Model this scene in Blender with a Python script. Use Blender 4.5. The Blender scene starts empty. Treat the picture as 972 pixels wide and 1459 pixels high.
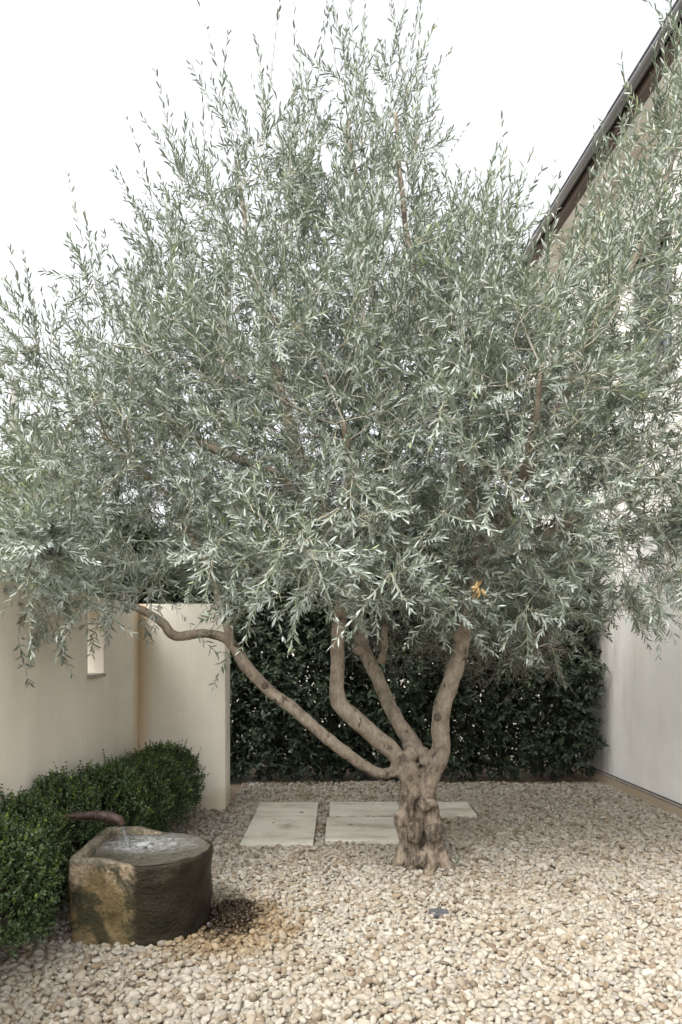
import bpy, bmesh, math, random
import numpy as np
from mathutils import Vector, noise as mnoise

random.seed(7)
RNG = np.random.default_rng(11)
SC = bpy.context.scene
COL = SC.collection
EYE = 1.5
F = 1050.0


def at(px, py, d):
    """a surveyed point: bearing px/py of the photograph at ground distance d"""
    return np.array([(px - 486.0) / F * d, d, EYE - (py - 910.0) / F * d])


# ------------------------------------------------------------------ materials
class NT:
    def __init__(self, name):
        self.m = bpy.data.materials.new(name)
        self.m.use_nodes = True
        self.t = self.m.node_tree
        self.n = self.t.nodes
        self.b = self.n['Principled BSDF']
        self.out = self.n['Material Output']

    def new(self, typ, **kw):
        x = self.n.new(typ)
        for k, v in kw.items():
            if k.startswith('i_'):
                x.inputs[k[2:].replace('_', ' ')].default_value = v
            else:
                setattr(x, k, v)
        return x

    def link(self, a, b):
        self.t.links.new(a, b)

    def coord(self, kind='Object'):
        return self.new('ShaderNodeTexCoord').outputs[kind]

    def worldpos(self):
        return self.new('ShaderNodeNewGeometry').outputs['Position']

    def noise(self, scale, detail=4, rough=0.55, vec=None, dist=0.0):
        x = self.new('ShaderNodeTexNoise')
        x.inputs['Scale'].default_value = scale
        x.inputs['Detail'].default_value = detail
        x.inputs['Roughness'].default_value = rough
        x.inputs['Distortion'].default_value = dist
        if vec is not None:
            self.link(vec, x.inputs['Vector'])
        return x.outputs['Fac']

    def scaled(self, vec, s):
        x = self.new('ShaderNodeMapping')
        x.inputs['Scale'].default_value = s
        self.link(vec, x.inputs['Vector'])
        return x.outputs['Vector']

    def ramp(self, fac, stops, interp='LINEAR'):
        x = self.new('ShaderNodeValToRGB')
        x.color_ramp.interpolation = interp
        els = x.color_ramp.elements
        while len(els) < len(stops):
            els.new(0.5)
        for e, (p, c) in zip(els, stops):
            e.position = p
            e.color = (c[0], c[1], c[2], 1) if hasattr(c, '__len__') else (c, c, c, 1)
        self.link(fac, x.inputs['Fac'])
        return x.outputs['Color']

    def mix(self, fac, a, b, mode='MIX'):
        x = self.new('ShaderNodeMix', data_type='RGBA', blend_type=mode)
        for s, v in ((0, fac), (6, a), (7, b)):
            if isinstance(v, (int, float)):
                x.inputs[s].default_value = v
            elif isinstance(v, tuple):
                x.inputs[s].default_value = (*v, 1)
            else:
                self.link(v, x.inputs[s])
        return x.outputs[2]

    def math(self, op, a, b=0.0, c=0.0, clamp=False):
        x = self.new('ShaderNodeMath', operation=op, use_clamp=clamp)
        for s, v in enumerate((a, b, c)):
            if isinstance(v, (int, float)):
                x.inputs[s].default_value = v
            else:
                self.link(v, x.inputs[s])
        return x.outputs[0]

    def bump(self, h, strength=0.4, dist=0.01, prev=None):
        x = self.new('ShaderNodeBump')
        x.inputs['Strength'].default_value = strength
        x.inputs['Distance'].default_value = dist
        self.link(h, x.inputs['Height'])
        if prev is not None:
            self.link(prev, x.inputs['Normal'])
        return x.outputs['Normal']

    def set(self, color=None, rough=None, normal=None, metal=None, spec=None):
        for key, v in (('Base Color', color), ('Roughness', rough), ('Normal', normal), ('Metallic', metal), ('Specular IOR Level', spec)):
            if v is None:
                continue
            if isinstance(v, tuple):
                self.b.inputs[key].default_value = (*v, 1)
            elif isinstance(v, (int, float)):
                self.b.inputs[key].default_value = v
            else:
                self.link(v, self.b.inputs[key])
        return self.m


def leaf_mat(name, top, bottom, young, rough=0.45, transl=0.22, spec=0.4, tcol=(0.25, 0.32, 0.12)):
    t = NT(name)
    back = t.new('ShaderNodeNewGeometry').outputs['Backfacing']
    tint = t.new('ShaderNodeAttribute', attribute_name='tint').outputs['Fac']
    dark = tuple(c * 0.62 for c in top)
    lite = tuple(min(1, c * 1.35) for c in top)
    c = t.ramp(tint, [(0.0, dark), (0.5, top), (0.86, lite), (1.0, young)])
    cb = t.ramp(tint, [(0.0, tuple(c * 0.8 for c in bottom)), (1.0, bottom)])
    colr = t.mix(back, c, cb)
    t.set(colr, rough, spec=spec)
    tr = t.new('ShaderNodeBsdfTranslucent')
    t.link(t.mix(0.5, colr, tcol), tr.inputs['Color'])
    ms = t.new('ShaderNodeMixShader')
    ms.inputs[0].default_value = transl
    t.link(t.b.outputs[0], ms.inputs[1])
    t.link(tr.outputs[0], ms.inputs[2])
    t.link(ms.outputs[0], t.out.inputs['Surface'])
    return t.m


def simple(name, color, rough=0.6, metal=0.0, nscale=20.0, var=0.25, bump=0.15):
    t = NT(name)
    co = t.coord()
    n = t.noise(nscale, 5, 0.6, co)
    c = t.ramp(n, [(0.25, tuple(x * (1 - var) for x in color)), (0.75, tuple(min(1, x * (1 + var)) for x in color))])
    return t.set(c, rough, t.bump(n, bump, 0.01), metal)


def m_bark():
    t = NT('olive_bark')
    co = t.coord()
    big = t.noise(9, 6, 0.65, co)
    c = t.ramp(big, [(0.28, (0.145, 0.120, 0.092)), (0.5, (0.275, 0.232, 0.178)), (0.72, (0.39, 0.34, 0.27))])
    fine = t.noise(60, 6, 0.7, t.scaled(co, (1, 1, 0.35)))
    c = t.mix(0.75, c, t.ramp(fine, [(0.3, 0.45), (0.6, 1.0)]), 'MULTIPLY')
    patch = t.noise(13, 4, 0.6, t.scaled(co, (1, 1, 0.6)), 0.5)
    c = t.mix(t.ramp(patch, [(0.60, 0.0), (0.655, 0.85)]), c, (0.055, 0.045, 0.038))
    v = t.new('ShaderNodeTexVoronoi')
    v.inputs['Scale'].default_value = 7.5
    t.link(co, v.inputs['Vector'])
    vd = t.math('ADD', v.outputs['Distance'], t.math('MULTIPLY', t.math('SUBTRACT', t.noise(26, 4, 0.7, co), 0.5), 0.28))
    c = t.mix(t.ramp(vd, [(0.05, 0.85), (0.13, 0.0)]), c, (0.07, 0.056, 0.046))
    # old rough dark bark keeps to the foot of the trunk
    z = t.new('ShaderNodeSeparateXYZ')
    t.link(co, z.inputs[0])
    low = t.math('SUBTRACT', z.outputs['Z'], t.math('MULTIPLY', big, 0.9))
    lowm = t.ramp(low, [(0.05, 0.9), (0.38, 0.0)])
    rough_bark = t.noise(34, 6, 0.75, t.scaled(co, (1.3, 1.3, 0.5)))
    c = t.mix(lowm, c, t.ramp(rough_bark, [(0.40, (0.022, 0.018, 0.014)), (0.50, (0.085, 0.066, 0.050)), (0.62, (0.19, 0.150, 0.112))]))
    burl = t.noise(10, 3, 0.5, co)
    c = t.mix(t.math('MULTIPLY', t.ramp(burl, [(0.50, 0.0), (0.60, 0.8)]), lowm), c, t.ramp(fine, [(0.3, (0.15, 0.12, 0.088)), (0.6, (0.29, 0.24, 0.178))]))
    b = t.bump(fine, 0.5, 0.006)
    b = t.bump(rough_bark, 0.5, 0.012, b)
    return t.set(c, 0.85, b, spec=0.2)


def m_pebble():
    t = NT('pebble_stone')
    rnd = t.new('ShaderNodeObjectInfo').outputs['Random']
    pos = t.worldpos()
    c = t.ramp(rnd, [(0.0, (0.57, 0.53, 0.465)), (0.16, (0.70, 0.67, 0.61)), (0.30, (0.50, 0.45, 0.375)), (0.46, (0.64, 0.60, 0.53)),
                     (0.60, (0.45, 0.43, 0.40)), (0.74, (0.55, 0.485, 0.39)), (0.86, (0.43, 0.37, 0.295)), (0.95, (0.37, 0.29, 0.205)), (1.0, (0.25, 0.20, 0.155))])
    big = t.noise(1.7, 3, 0.5, pos)
    c = t.mix(0.55, c, t.ramp(big, [(0.3, (0.86, 0.81, 0.73)), (0.65, (1.0, 1.0, 1.0))]), 'MULTIPLY')
    sm = t.noise(55, 4, 0.6, pos)
    c = t.mix(0.6, c, t.ramp(sm, [(0.3, (0.76, 0.72, 0.65)), (0.65, (1.0, 1.0, 1.0))]), 'MULTIPLY')
    # the wet patch where the trough runs over
    s = t.new('ShaderNodeSeparateXYZ')
    t.link(pos, s.inputs[0])
    wob = t.noise(9, 4, 0.7, pos)

    def ell(cx, cy, rx, ry):
        dx = t.math('POWER', t.math('ABSOLUTE', t.math('DIVIDE', t.math('SUBTRACT', s.outputs['X'], cx), rx)), 2.0)
        dy = t.math('POWER', t.math('ABSOLUTE', t.math('DIVIDE', t.math('SUBTRACT', s.outputs['Y'], cy), ry)), 2.0)
        d = t.math('SQRT', t.math('ADD', dx, dy))
        return t.math('ADD', d, t.math('MULTIPLY', t.math('SUBTRACT', wob, 0.5), 1.3))
    ochre = t.ramp(ell(-0.57, 3.80, 0.47, 0.52), [(0.50, 0.9), (1.15, 0.0)])
    wet = t.ramp(ell(-0.60, 3.92, 0.21, 0.32), [(0.72, 1.0), (1.08, 0.0)])
    c = t.mix(ochre, c, t.mix(1.0, c, (0.66, 0.53, 0.36), 'MULTIPLY'))
    c = t.mix(wet, c, t.mix(1.0, c, (0.13, 0.108, 0.08), 'MULTIPLY'))
    r = t.ramp(wet, [(0.0, 0.75), (1.0, 0.30)])
    c = t.mix(1.0, c, (0.495, 0.489, 0.470), 'MULTIPLY')
    return t.set(c, r, t.bump(sm, 0.25, 0.004), spec=0.3)


def m_stucco(name, base, stain=None, sk=0.5):
    t = NT(name)
    pos = t.worldpos()
    cloud = t.noise(1.1, 5, 0.6, pos)
    streak = t.noise(2.2, 4, 0.6, t.scaled(pos, (1.6, 1.6, 0.12)))
    fine = t.noise(120, 4, 0.7, pos)
    c = t.ramp(cloud, [(0.3, tuple(x * 0.88 for x in base)), (0.7, tuple(min(1, x * 1.06) for x in base))])
    c = t.mix(sk, c, t.ramp(streak, [(0.3, (0.82, 0.80, 0.76)), (0.6, (1, 1, 1))]), 'MULTIPLY')
    c = t.mix(0.35, c, t.ramp(fine, [(0.3, 0.75), (0.6, 1.0)]), 'MULTIPLY')
    if stain:
        s = t.new('ShaderNodeSeparateXYZ')
        t.link(pos, s.inputs[0])
        c = stain(t, s, pos, c)
    mid = t.noise(26, 4, 0.6, pos)
    return t.set(c, 0.9, t.bump(fine, 0.3, 0.003, t.bump(mid, 0.25, 0.006)), spec=0.2)


def stain_corner(t, s, pos, c):
    dx = t.math('ABSOLUTE', t.math('SUBTRACT', s.outputs['X'], -1.75))
    dy = t.math('ABSOLUTE', t.math('SUBTRACT', s.outputs['Y'], 6.38))
    d = t.math('ADD', t.math('ADD', dx, t.math('MULTIPLY', dy, 0.5)), t.math('MULTIPLY', t.noise(3, 3, 0.6, t.scaled(pos, (1, 1, 0.5))), 0.08))
    c = t.mix(t.ramp(d, [(0.035, 0.75), (0.16, 0.0)]), c, t.mix(1.0, c, (0.80, 0.60, 0.36), 'MULTIPLY'))
    splash = t.math('ADD', s.outputs['Z'], t.math('MULTIPLY', t.noise(7, 4, 0.6, pos), -0.25))
    return t.mix(t.ramp(splash, [(0.0, 0.5), (0.12, 0.0)]), c, t.mix(1.0, c, (0.70, 0.58, 0.42), 'MULTIPLY'))


def stain_house(t, s, pos, c):
    n = t.noise(1.6, 4, 0.6, t.scaled(pos, (1.0, 2.2, 0.45)))
    y = t.ramp(t.math('MULTIPLY', t.math('SUBTRACT', s.outputs['Y'], 6.4), 0.8), [(0.25, 0.0), (0.9, 1.0)])
    m = t.math('MULTIPLY', t.ramp(n, [(0.45, 0.0), (0.7, 1.0)]), y)
    c = t.mix(t.math('MULTIPLY', m, 0.8), c, t.mix(1.0, c, (0.42, 0.38, 0.31), 'MULTIPLY'))
    ped = t.noise(2.4, 4, 0.6, pos)
    return t.mix(t.ramp(ped, [(0.55, 0.0), (0.75, 0.4)]), c, t.mix(1.0, c, (0.95, 0.78, 0.66), 'MULTIPLY'))


def m_trough():
    t = NT('hewn_trough_stone')
    pos = t.worldpos()
    s = t.new('ShaderNodeSeparateXYZ')
    t.link(pos, s.inputs[0])
    n1 = t.noise(9, 5, 0.65, pos)
    n2 = t.noise(45, 5, 0.7, pos)
    n3 = t.noise(5, 5, 0.6, t.scaled(pos, (1.5, 1.5, 0.7)), 0.6)
    c = t.ramp(n1, [(0.28, (0.06, 0.046, 0.022)), (0.5, (0.165, 0.122, 0.058)), (0.72, (0.27, 0.205, 0.115))])
    # pale lichen high up, dark moss lower down
    hi = t.math('ADD', s.outputs['Z'], t.math('MULTIPLY', t.math('SUBTRACT', n3, 0.5), 0.5))
    c = t.mix(t.ramp(hi, [(0.27, 0.0), (0.36, 0.7)]), c, t.ramp(n2, [(0.3, (0.16, 0.115, 0.07)), (0.6, (0.40, 0.325, 0.235))]))
    moss = t.noise(6, 5, 0.65, t.scaled(pos, (1.0, 1.0, 1.0)), 0.8)
    c = t.mix(t.ramp(moss, [(0.50, 0.0), (0.57, 0.85)]), c, (0.035, 0.038, 0.022))
    c = t.mix(0.7, c, t.ramp(n2, [(0.3, 0.45), (0.65, 1.0)]), 'MULTIPLY')
    # rim grey with algae
    c = t.mix(t.ramp(t.math('ADD', s.outputs['Z'], t.math('MULTIPLY', n1, 0.02)), [(0.408, 0.0), (0.425, 0.8)]), c,
              t.ramp(n2, [(0.35, (0.065, 0.058, 0.042)), (0.65, (0.20, 0.18, 0.135))]))
    # overflowing side is soaked
    w = t.math('ADD', s.outputs['X'], t.math('MULTIPLY', t.math('SUBTRACT', n1, 0.5), 0.10))
    wet = t.ramp(t.math('ADD', w, 1.02), [(0.0, 0.0), (0.035, 1.0)])
    c = t.mix(wet, c, t.mix(0.6, t.mix(1.0, c, (0.09, 0.082, 0.062), 'MULTIPLY'), t.ramp(n3, [(0.3, (0.010, 0.009, 0.006)), (0.7, (0.034, 0.027, 0.014))])))
    r = t.ramp(wet, [(0.0, 0.9), (1.0, 0.42)])
    return t.set(c, r, t.bump(n2, 0.9, 0.014, t.bump(n1, 0.5, 0.02)), spec=0.2)


def m_water():
    t = NT('churned_water')
    pos = t.worldpos()
    s = t.new('ShaderNodeSeparateXYZ')
    t.link(pos, s.inputs[0])
    dx = t.math('SUBTRACT', s.outputs['X'], -1.07)
    dy = t.math('MULTIPLY', t.math('SUBTRACT', s.outputs['Y'], 3.97), 1.5)
    d = t.math('SQRT', t.math('ADD', t.math('MULTIPLY', dx, dx), t.math('MULTIPLY', dy, dy)))
    n = t.noise(28, 5, 0.7, pos, 1.2)
    near = t.ramp(d, [(0.04, 1.0), (0.36, 0.0)])
    foam = t.math('MULTIPLY', near, t.ramp(n, [(0.36, 0.0), (0.72, 0.8)]))
    c = t.mix(foam, (0.05, 0.045, 0.032), (0.62, 0.64, 0.66))
    wv = t.noise(17, 3, 0.5, pos, 0.8)
    r = t.ramp(foam, [(0.0, 0.05), (1.0, 0.4)])
    return t.set(c, r, t.bump(wv, 0.8, 0.02, t.bump(n, 0.35, 0.012)), spec=0.7)


def m_slab():
    t = NT('limestone_slab')
    pos = t.worldpos()
    n = t.noise(2.6, 5, 0.6, t.scaled(pos, (0.7, 1.8, 1)), 0.6)
    c = t.ramp(n, [(0.3, (0.26, 0.243, 0.185)), (0.5, (0.47, 0.448, 0.375)), (0.7, (0.56, 0.535, 0.465))])
    f = t.noise(70, 4, 0.7, pos)
    c = t.mix(0.5, c, t.ramp(f, [(0.3, 0.75), (0.6, 1.0)]), 'MULTIPLY')
    g = t.noise(4.5, 4, 0.6, pos)
    c = t.mix(t.ramp(g, [(0.55, 0.0), (0.72, 0.5)]), c, (0.22, 0.22, 0.13))
    return t.set(c, 0.8, t.bump(f, 0.25, 0.003), spec=0.3)


def m_soil():
    t = NT('brown_soil')
    pos = t.worldpos()
    n = t.noise(14, 6, 0.7, pos)
    c = t.ramp(n, [(0.3, (0.10, 0.075, 0.05)), (0.6, (0.26, 0.20, 0.14)), (0.8, (0.36, 0.29, 0.21))])
    s = t.new('ShaderNodeSeparateXYZ')
    t.link(pos, s.inputs[0])
    far = t.ramp(t.math('MULTIPLY', t.math('SUBTRACT', s.outputs['Y'], 8.6), 1.0), [(0.0, 0.0), (0.5, 1.0)])
    c = t.mix(far, c, t.mix(1.0, (0.36, 0.34, 0.28), t.ramp(n, [(0.3, 0.8), (0.7, 1.0)]), 'MULTIPLY'))
    return t.set(c, 0.95, t.bump(n, 0.5, 0.02), spec=0.1)


def m_rust():
    t = NT('rusted_iron')
    co = t.worldpos()
    n = t.noise(40, 5, 0.7, co)
    c = t.ramp(n, [(0.3, (0.018, 0.011, 0.008)), (0.55, (0.045, 0.024, 0.018)), (0.75, (0.085, 0.052, 0.040))])
    return t.set(c, 0.62, t.bump(n, 0.5, 0.006), 0.15)


M = {}
M['bark'] = m_bark()
M['twig'] = simple('olive_twig_bark', (0.24, 0.222, 0.18), 0.8, nscale=30)
M['olive'] = leaf_mat('olive_leaf', (0.130, 0.161, 0.122), (0.325, 0.362, 0.325), (0.31, 0.36, 0.19), 0.52, 0.16, 0.30, (0.26, 0.33, 0.20))
M['young_twig'] = simple('young_olive_shoot', (0.36, 0.35, 0.235), 0.7, nscale=30)
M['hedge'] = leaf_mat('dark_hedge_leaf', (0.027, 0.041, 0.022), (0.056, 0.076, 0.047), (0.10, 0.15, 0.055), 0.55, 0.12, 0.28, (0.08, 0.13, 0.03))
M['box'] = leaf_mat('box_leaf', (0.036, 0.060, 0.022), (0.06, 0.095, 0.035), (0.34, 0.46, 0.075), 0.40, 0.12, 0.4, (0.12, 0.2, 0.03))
M['yellow_tree'] = leaf_mat('pale_green_leaf', (0.12, 0.155, 0.05), (0.20, 0.24, 0.11), (0.30, 0.33, 0.08), 0.5, 0.3, 0.3, (0.35, 0.42, 0.10))
M['dark_tree'] = leaf_mat('mid_green_leaf', (0.055, 0.078, 0.038), (0.12, 0.15, 0.08), (0.15, 0.19, 0.06), 0.5, 0.2, 0.3)
M['dead'] = simple('dead_leaf', (0.40, 0.28, 0.13), 0.7, nscale=60)
M['litter'] = simple('brown_leaf_litter', (0.12, 0.078, 0.045), 0.8, nscale=40)
M['stem'] = simple('dark_shrub_stem', (0.07, 0.055, 0.04), 0.85, nscale=30)
M['pebble'] = m_pebble()
M['soil'] = m_soil()
M['wall'] = m_stucco('cream_stucco', (0.77, 0.73, 0.635), stain_corner)
M['house'] = m_stucco('pale_house_stucco', (0.82, 0.80, 0.755), stain_house, 0.15)
M['plinth'] = m_stucco('stained_plinth_stucco', (0.42, 0.34, 0.245))
M['sill'] = simple('grey_sill_stone', (0.33, 0.30, 0.26), 0.8)
M['slab'] = m_slab()
M['trough'] = m_trough()
M['water'] = m_water()
M['rust'] = m_rust()
M['groove'] = simple('dark_groove', (0.045, 0.043, 0.04), 0.8)
M['gutter'] = simple('grey_gutter_metal', (0.16, 0.155, 0.16), 0.42, 0.5, 6, 0.15, 0.05)
M['dark_metal'] = simple('dark_edge_metal', (0.045, 0.045, 0.05), 0.45, 0.4, 6, 0.15, 0.05)
M['soffit'] = simple('brown_soffit_wood', (0.075, 0.052, 0.040), 0.7, 0, 9, 0.3)
M['tile'] = simple('terracotta_tile', (0.33, 0.15, 0.085), 0.8, 0, 7, 0.35)
M['frame'] = simple('bronze_window_frame', (0.05, 0.042, 0.036), 0.5)
M['post'] = simple('weathered_post', (0.26, 0.25, 0.24), 0.8)
M['black'] = simple('black_plastic_louvre', (0.028, 0.029, 0.030), 0.45, 0, 30, 0.2, 0.05)
g = NT('window_glass')
g.set((0.03, 0.035, 0.04), 0.06, spec=0.8)
M['glass'] = g.m
g = NT('falling_water')
g.set((0.85, 0.88, 0.9), 0.06, spec=0.6)
g.b.inputs['Transmission Weight'].default_value = 0.95
g.b.inputs['IOR'].default_value = 1.33
M['stream'] = g.m


# ------------------------------------------------------------------ object helpers
def tag(o, label=None, cat=None, group=None, kind=None):
    if label: o['label'] = label
    if cat: o['category'] = cat
    if group: o['group'] = group
    if kind: o['kind'] = kind
    return o


def link(name, me, mats, parent=None):
    o = bpy.data.objects.new(name, me)
    COL.objects.link(o)
    for m in (mats if isinstance(mats, (list, tuple)) else [mats]):
        if m is not None:
            me.materials.append(m)
    if parent is not None:
        o.parent = parent
    return o


def empty(name, loc, label, cat, group=None, rz=0.0):
    o = bpy.data.objects.new(name, None)
    o.empty_display_size = 0.2
    COL.objects.link(o)
    o.location = loc
    o.rotation_euler = (0, 0, rz)
    return tag(o, label, cat, group)


def quad_mesh(name, V, Q, mi=None, tint=None, smooth=True):
    me = bpy.data.meshes.new(name)
    V = np.ascontiguousarray(V, np.float32)
    Q = np.ascontiguousarray(Q, np.int32)
    me.vertices.add(len(V))
    me.vertices.foreach_set('co', V.ravel())
    me.loops.add(Q.size)
    me.loops.foreach_set('vertex_index', Q.ravel())
    me.polygons.add(len(Q))
    me.polygons.foreach_set('loop_start', np.arange(0, Q.size, 4, dtype=np.int32))
    if mi is not None:
        me.polygons.foreach_set('material_index', np.ascontiguousarray(mi, np.int32))
    me.polygons.foreach_set('use_smooth', np.full(len(Q), smooth))
    if tint is not None:
        a = me.attributes.new('tint', 'FLOAT', 'FACE')
        a.data.foreach_set('value', np.ascontiguousarray(tint, np.float32))
    me.update(calc_edges=True)
    return me


def bm_mesh(name, bm, smooth=False):
    me = bpy.data.meshes.new(name)
    bm.normal_update()
    bm.to_mesh(me)
    bm.free()
    if smooth:
        me.polygons.foreach_set('use_smooth', np.ones(len(me.polygons), bool))
    return me


def add_box(bm, x0, x1, y0, y1, z0, z1, bevel=0.0):
    r = bmesh.ops.create_cube(bm, size=1.0)
    for v in r['verts']:
        v.co = Vector((x0 + (v.co.x + .5) * (x1 - x0), y0 + (v.co.y + .5) * (y1 - y0), z0 + (v.co.z + .5) * (z1 - z0)))
    if bevel > 0:
        es = list({e for v in r['verts'] for e in v.link_edges})
        bmesh.ops.bevel(bm, geom=es, offset=bevel, segments=2, affect='EDGES', profile=0.6)


def box(name, mats, dims, parent=None, bevel=0.0):
    bm = bmesh.new()
    add_box(bm, *dims, bevel)
    return link(name, bm_mesh(name, bm), mats, parent)


def norm(a):
    return a / np.maximum(np.linalg.norm(a, axis=-1, keepdims=True), 1e-9)


def catmull(P, R, step=0.03):
    P = np.asarray(P, float)
    R = np.asarray(R, float)
    n = len(P)
    ext = np.vstack([2 * P[0] - P[1], P, 2 * P[-1] - P[-2]])
    oP, oR = [], []
    for i in range(n - 1):
        p0, p1, p2, p3 = ext[i:i + 4]
        k = max(2, int(np.linalg.norm(p2 - p1) / step))
        for j in range(k):
            t = j / k
            oP.append(0.5 * ((2 * p1) + (-p0 + p2) * t + (2 * p0 - 5 * p1 + 4 * p2 - p3) * t * t + (-p0 + 3 * p1 - 3 * p2 + p3) * t ** 3))
            oR.append(R[i] + (R[i + 1] - R[i]) * t)
    oP.append(P[-1]); oR.append(R[-1])
    return np.array(oP), np.array(oR)


def tube_arrays(P, R, sides=8, cap=False, wob=0.0, seed=0):
    """swept tube -> verts, quads (closed with a shrunken last ring)"""
    P = np.asarray(P, float); R = np.asarray(R, float)
    T = norm(np.gradient(P, axis=0))
    ref = np.array([0.31, 0.77, 0.55])
    U = norm(np.cross(T, ref)); W = np.cross(T, U)
    if cap:
        P = np.vstack([P[:1], P, P[-1:]]); R = np.concatenate([[R[0] * 0.02], R, [R[-1] * 0.02]])
        U = np.vstack([U[:1], U, U[-1:]]); W = np.vstack([W[:1], W, W[-1:]])
    a = np.arange(sides) * 2 * np.pi / sides
    V = P[:, None, :] + R[:, None, None] * (np.cos(a)[None, :, None] * U[:, None, :] + np.sin(a)[None, :, None] * W[:, None, :])
    n = len(P)
    i = np.arange(n - 1)[:, None] * sides; j = np.arange(sides)[None, :]; j2 = (j + 1) % sides
    Q = np.stack([i + j, i + j2, i + sides + j2, i + sides + j], -1).reshape(-1, 4)
    return V.reshape(-1, 3), Q


class Soup:
    """gathers tubes and leaves of one plant part into one mesh"""
    def __init__(self):
        self.V, self.Q, self.I, self.T, self.n = [], [], [], [], 0

    def add(self, V, Q, mi, tint=None):
        self.V.append(V); self.Q.append(Q + self.n); self.n += len(V)
        self.I.append(np.full(len(Q), mi)); self.T.append(np.zeros(len(Q)) if tint is None else tint)

    def tube(self, P, R, sides=6, mi=0, cap=False):
        V, Q = tube_arrays(P, R, sides, cap)
        self.add(V, Q, mi)

    def leaves(self, P, A, N, L, W, mi, tint, fold=0.18, curl=0.12, shape=(0.30, 0.66, 0.86, 0.92)):
        A = norm(A); N = norm(N - A * (N * A).sum(-1, keepdims=True)); S = np.cross(A, N)
        L = L[:, None]; W = W[:, None]
        f = fold * W * N
        s1, s2, w1, w2 = shape
        cu = -curl * L * N
        base = P
        tip = P + A * L + cu
        l1 = P + A * L * s1 + S * W * .5 * w1 + f + cu * 0.05
        l2 = P + A * L * s2 + S * W * .5 * w2 + f + cu * 0.4
        r1 = P + A * L * s1 - S * W * .5 * w1 + f + cu * 0.05
        r2 = P + A * L * s2 - S * W * .5 * w2 + f + cu * 0.4
        V = np.stack([base, l1, l2, tip, r2, r1], 1).reshape(-1, 3)
        k = np.arange(len(P))[:, None] * 6
        # wound so the face normal is the leaf's upper side N
        Q = np.concatenate([k + np.array([[0, 3, 2, 1]]), k + np.array([[0, 5, 4, 3]])], 1).reshape(-1, 4)
        self.add(V, Q, mi, np.repeat(tint, 2))

    def shoots(self, O, D, L, B, pairs, leaf_len, leaf_w, rng, spread=55, mi_leaf=0, mi_stem=1, stem_r=0.0016, start=0.12,
               tint_lo=0.0, tint_hi=0.95, up=0.5, stem=True, tip_young=0.0, clump=0.25, fold=0.18, curl=0.12, shape=(0.30, 0.66, 0.86, 0.92), keep=1.0):
        n = len(O)
        if n == 0:
            return
        D = norm(D)
        ref = norm(rng.normal(size=(n, 3)))
        U = norm(np.cross(D, ref)); Wv = np.cross(D, U)
        L1 = L[:, None]
        if stem:
            ts = np.array([0, .35, .7, 1.0])
            ctr = O[:, None] + D[:, None] * (L1[..., None] * ts[None, :, None]) + B[:, None] * (L1[..., None] * (ts ** 2)[None, :, None])
            ang = np.arange(3) * 2 * np.pi / 3
            rad = stem_r * (1.25 - ts)
            ring = U[:, None, None] * np.cos(ang)[None, None, :, None] + Wv[:, None, None] * np.sin(ang)[None, None, :, None]
            V = (ctr[:, :, None] + ring * rad[None, :, None, None]).reshape(-1, 3)
            k = np.arange(n)[:, None, None] * 12
            i = np.arange(3)[None, :, None] * 3
            j = np.arange(3)[None, None, :]
            j2 = (j + 1) % 3
            Q = np.stack([k + i + j, k + i + j2, k + i + 3 + j2, k + i + 3 + j], -1).reshape(-1, 4)
            self.add(V, Q, mi_stem)
        sh_t = rng.uniform(tint_lo, tint_hi, n)
        out = [[] for _ in range(6)]
        for p in range(pairs):
            t = start + (1 - start) * (p + 0.5 * rng.random(n)) / pairs
            t1 = t[:, None]
            pos = O + D * L1 * t1 + B * L1 * t1 ** 2
            tan = norm(D + 2 * B * t1)
            az0 = (p % 2) * np.pi / 2 + rng.normal(0, .35, n)
            for sgn in (0, np.pi):
                az = (az0 + sgn)[:, None]
                rd = U * np.cos(az) + Wv * np.sin(az)
                sp = np.radians(np.clip(rng.normal(spread, 14, n), 15, 100) * (1 - 0.35 * t))[:, None]
                a = tan * np.cos(sp) + rd * np.sin(sp)
                nn = tan * 0.55 + np.array([0, 0, up]) + rng.normal(0, .38, (n, 3)) - rd * 0.1
                ll = leaf_len * rng.uniform(.72, 1.2, n) * (1 - 0.35 * t ** 3)
                tt = np.clip(sh_t * (1 - clump) + clump * rng.random(n) + tip_young * np.maximum(0, t - 0.6) * 2.5 * (rng.random(n) < .6), 0, 1)
                m = rng.random(n) < keep
                for lst, v in zip(out, (pos[m], a[m], nn[m], ll[m], (leaf_w * rng.uniform(.8, 1.2, n))[m], tt[m])):
                    lst.append(v)
        P, A, N, LL, WW, TT = [np.concatenate(o) for o in out]
        self.leaves(P, A, N, LL, WW, mi_leaf, TT, fold, curl, shape)

    def clip(self, fn):
        pass

    def build(self, name, mats, parent=None):
        me = quad_mesh(name, np.vstack(self.V), np.vstack(self.Q), np.concatenate(self.I), np.concatenate(self.T))
        return link(name, me, mats, parent)


# ------------------------------------------------------------------ ground
bm = bmesh.new()
bmesh.ops.create_grid(bm, x_segments=60, y_segments=60, size=300)
tag(link('ground', bm_mesh('ground', bm), M['soil']), 'pale soil and ground under the gravel and beyond the garden', 'ground', kind='structure')

HX0, HY0, HANG = 2.82, 6.1, math.atan(0.076)


def wall_x(y):
    return HX0 - 0.076 * (y - HY0)


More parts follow.
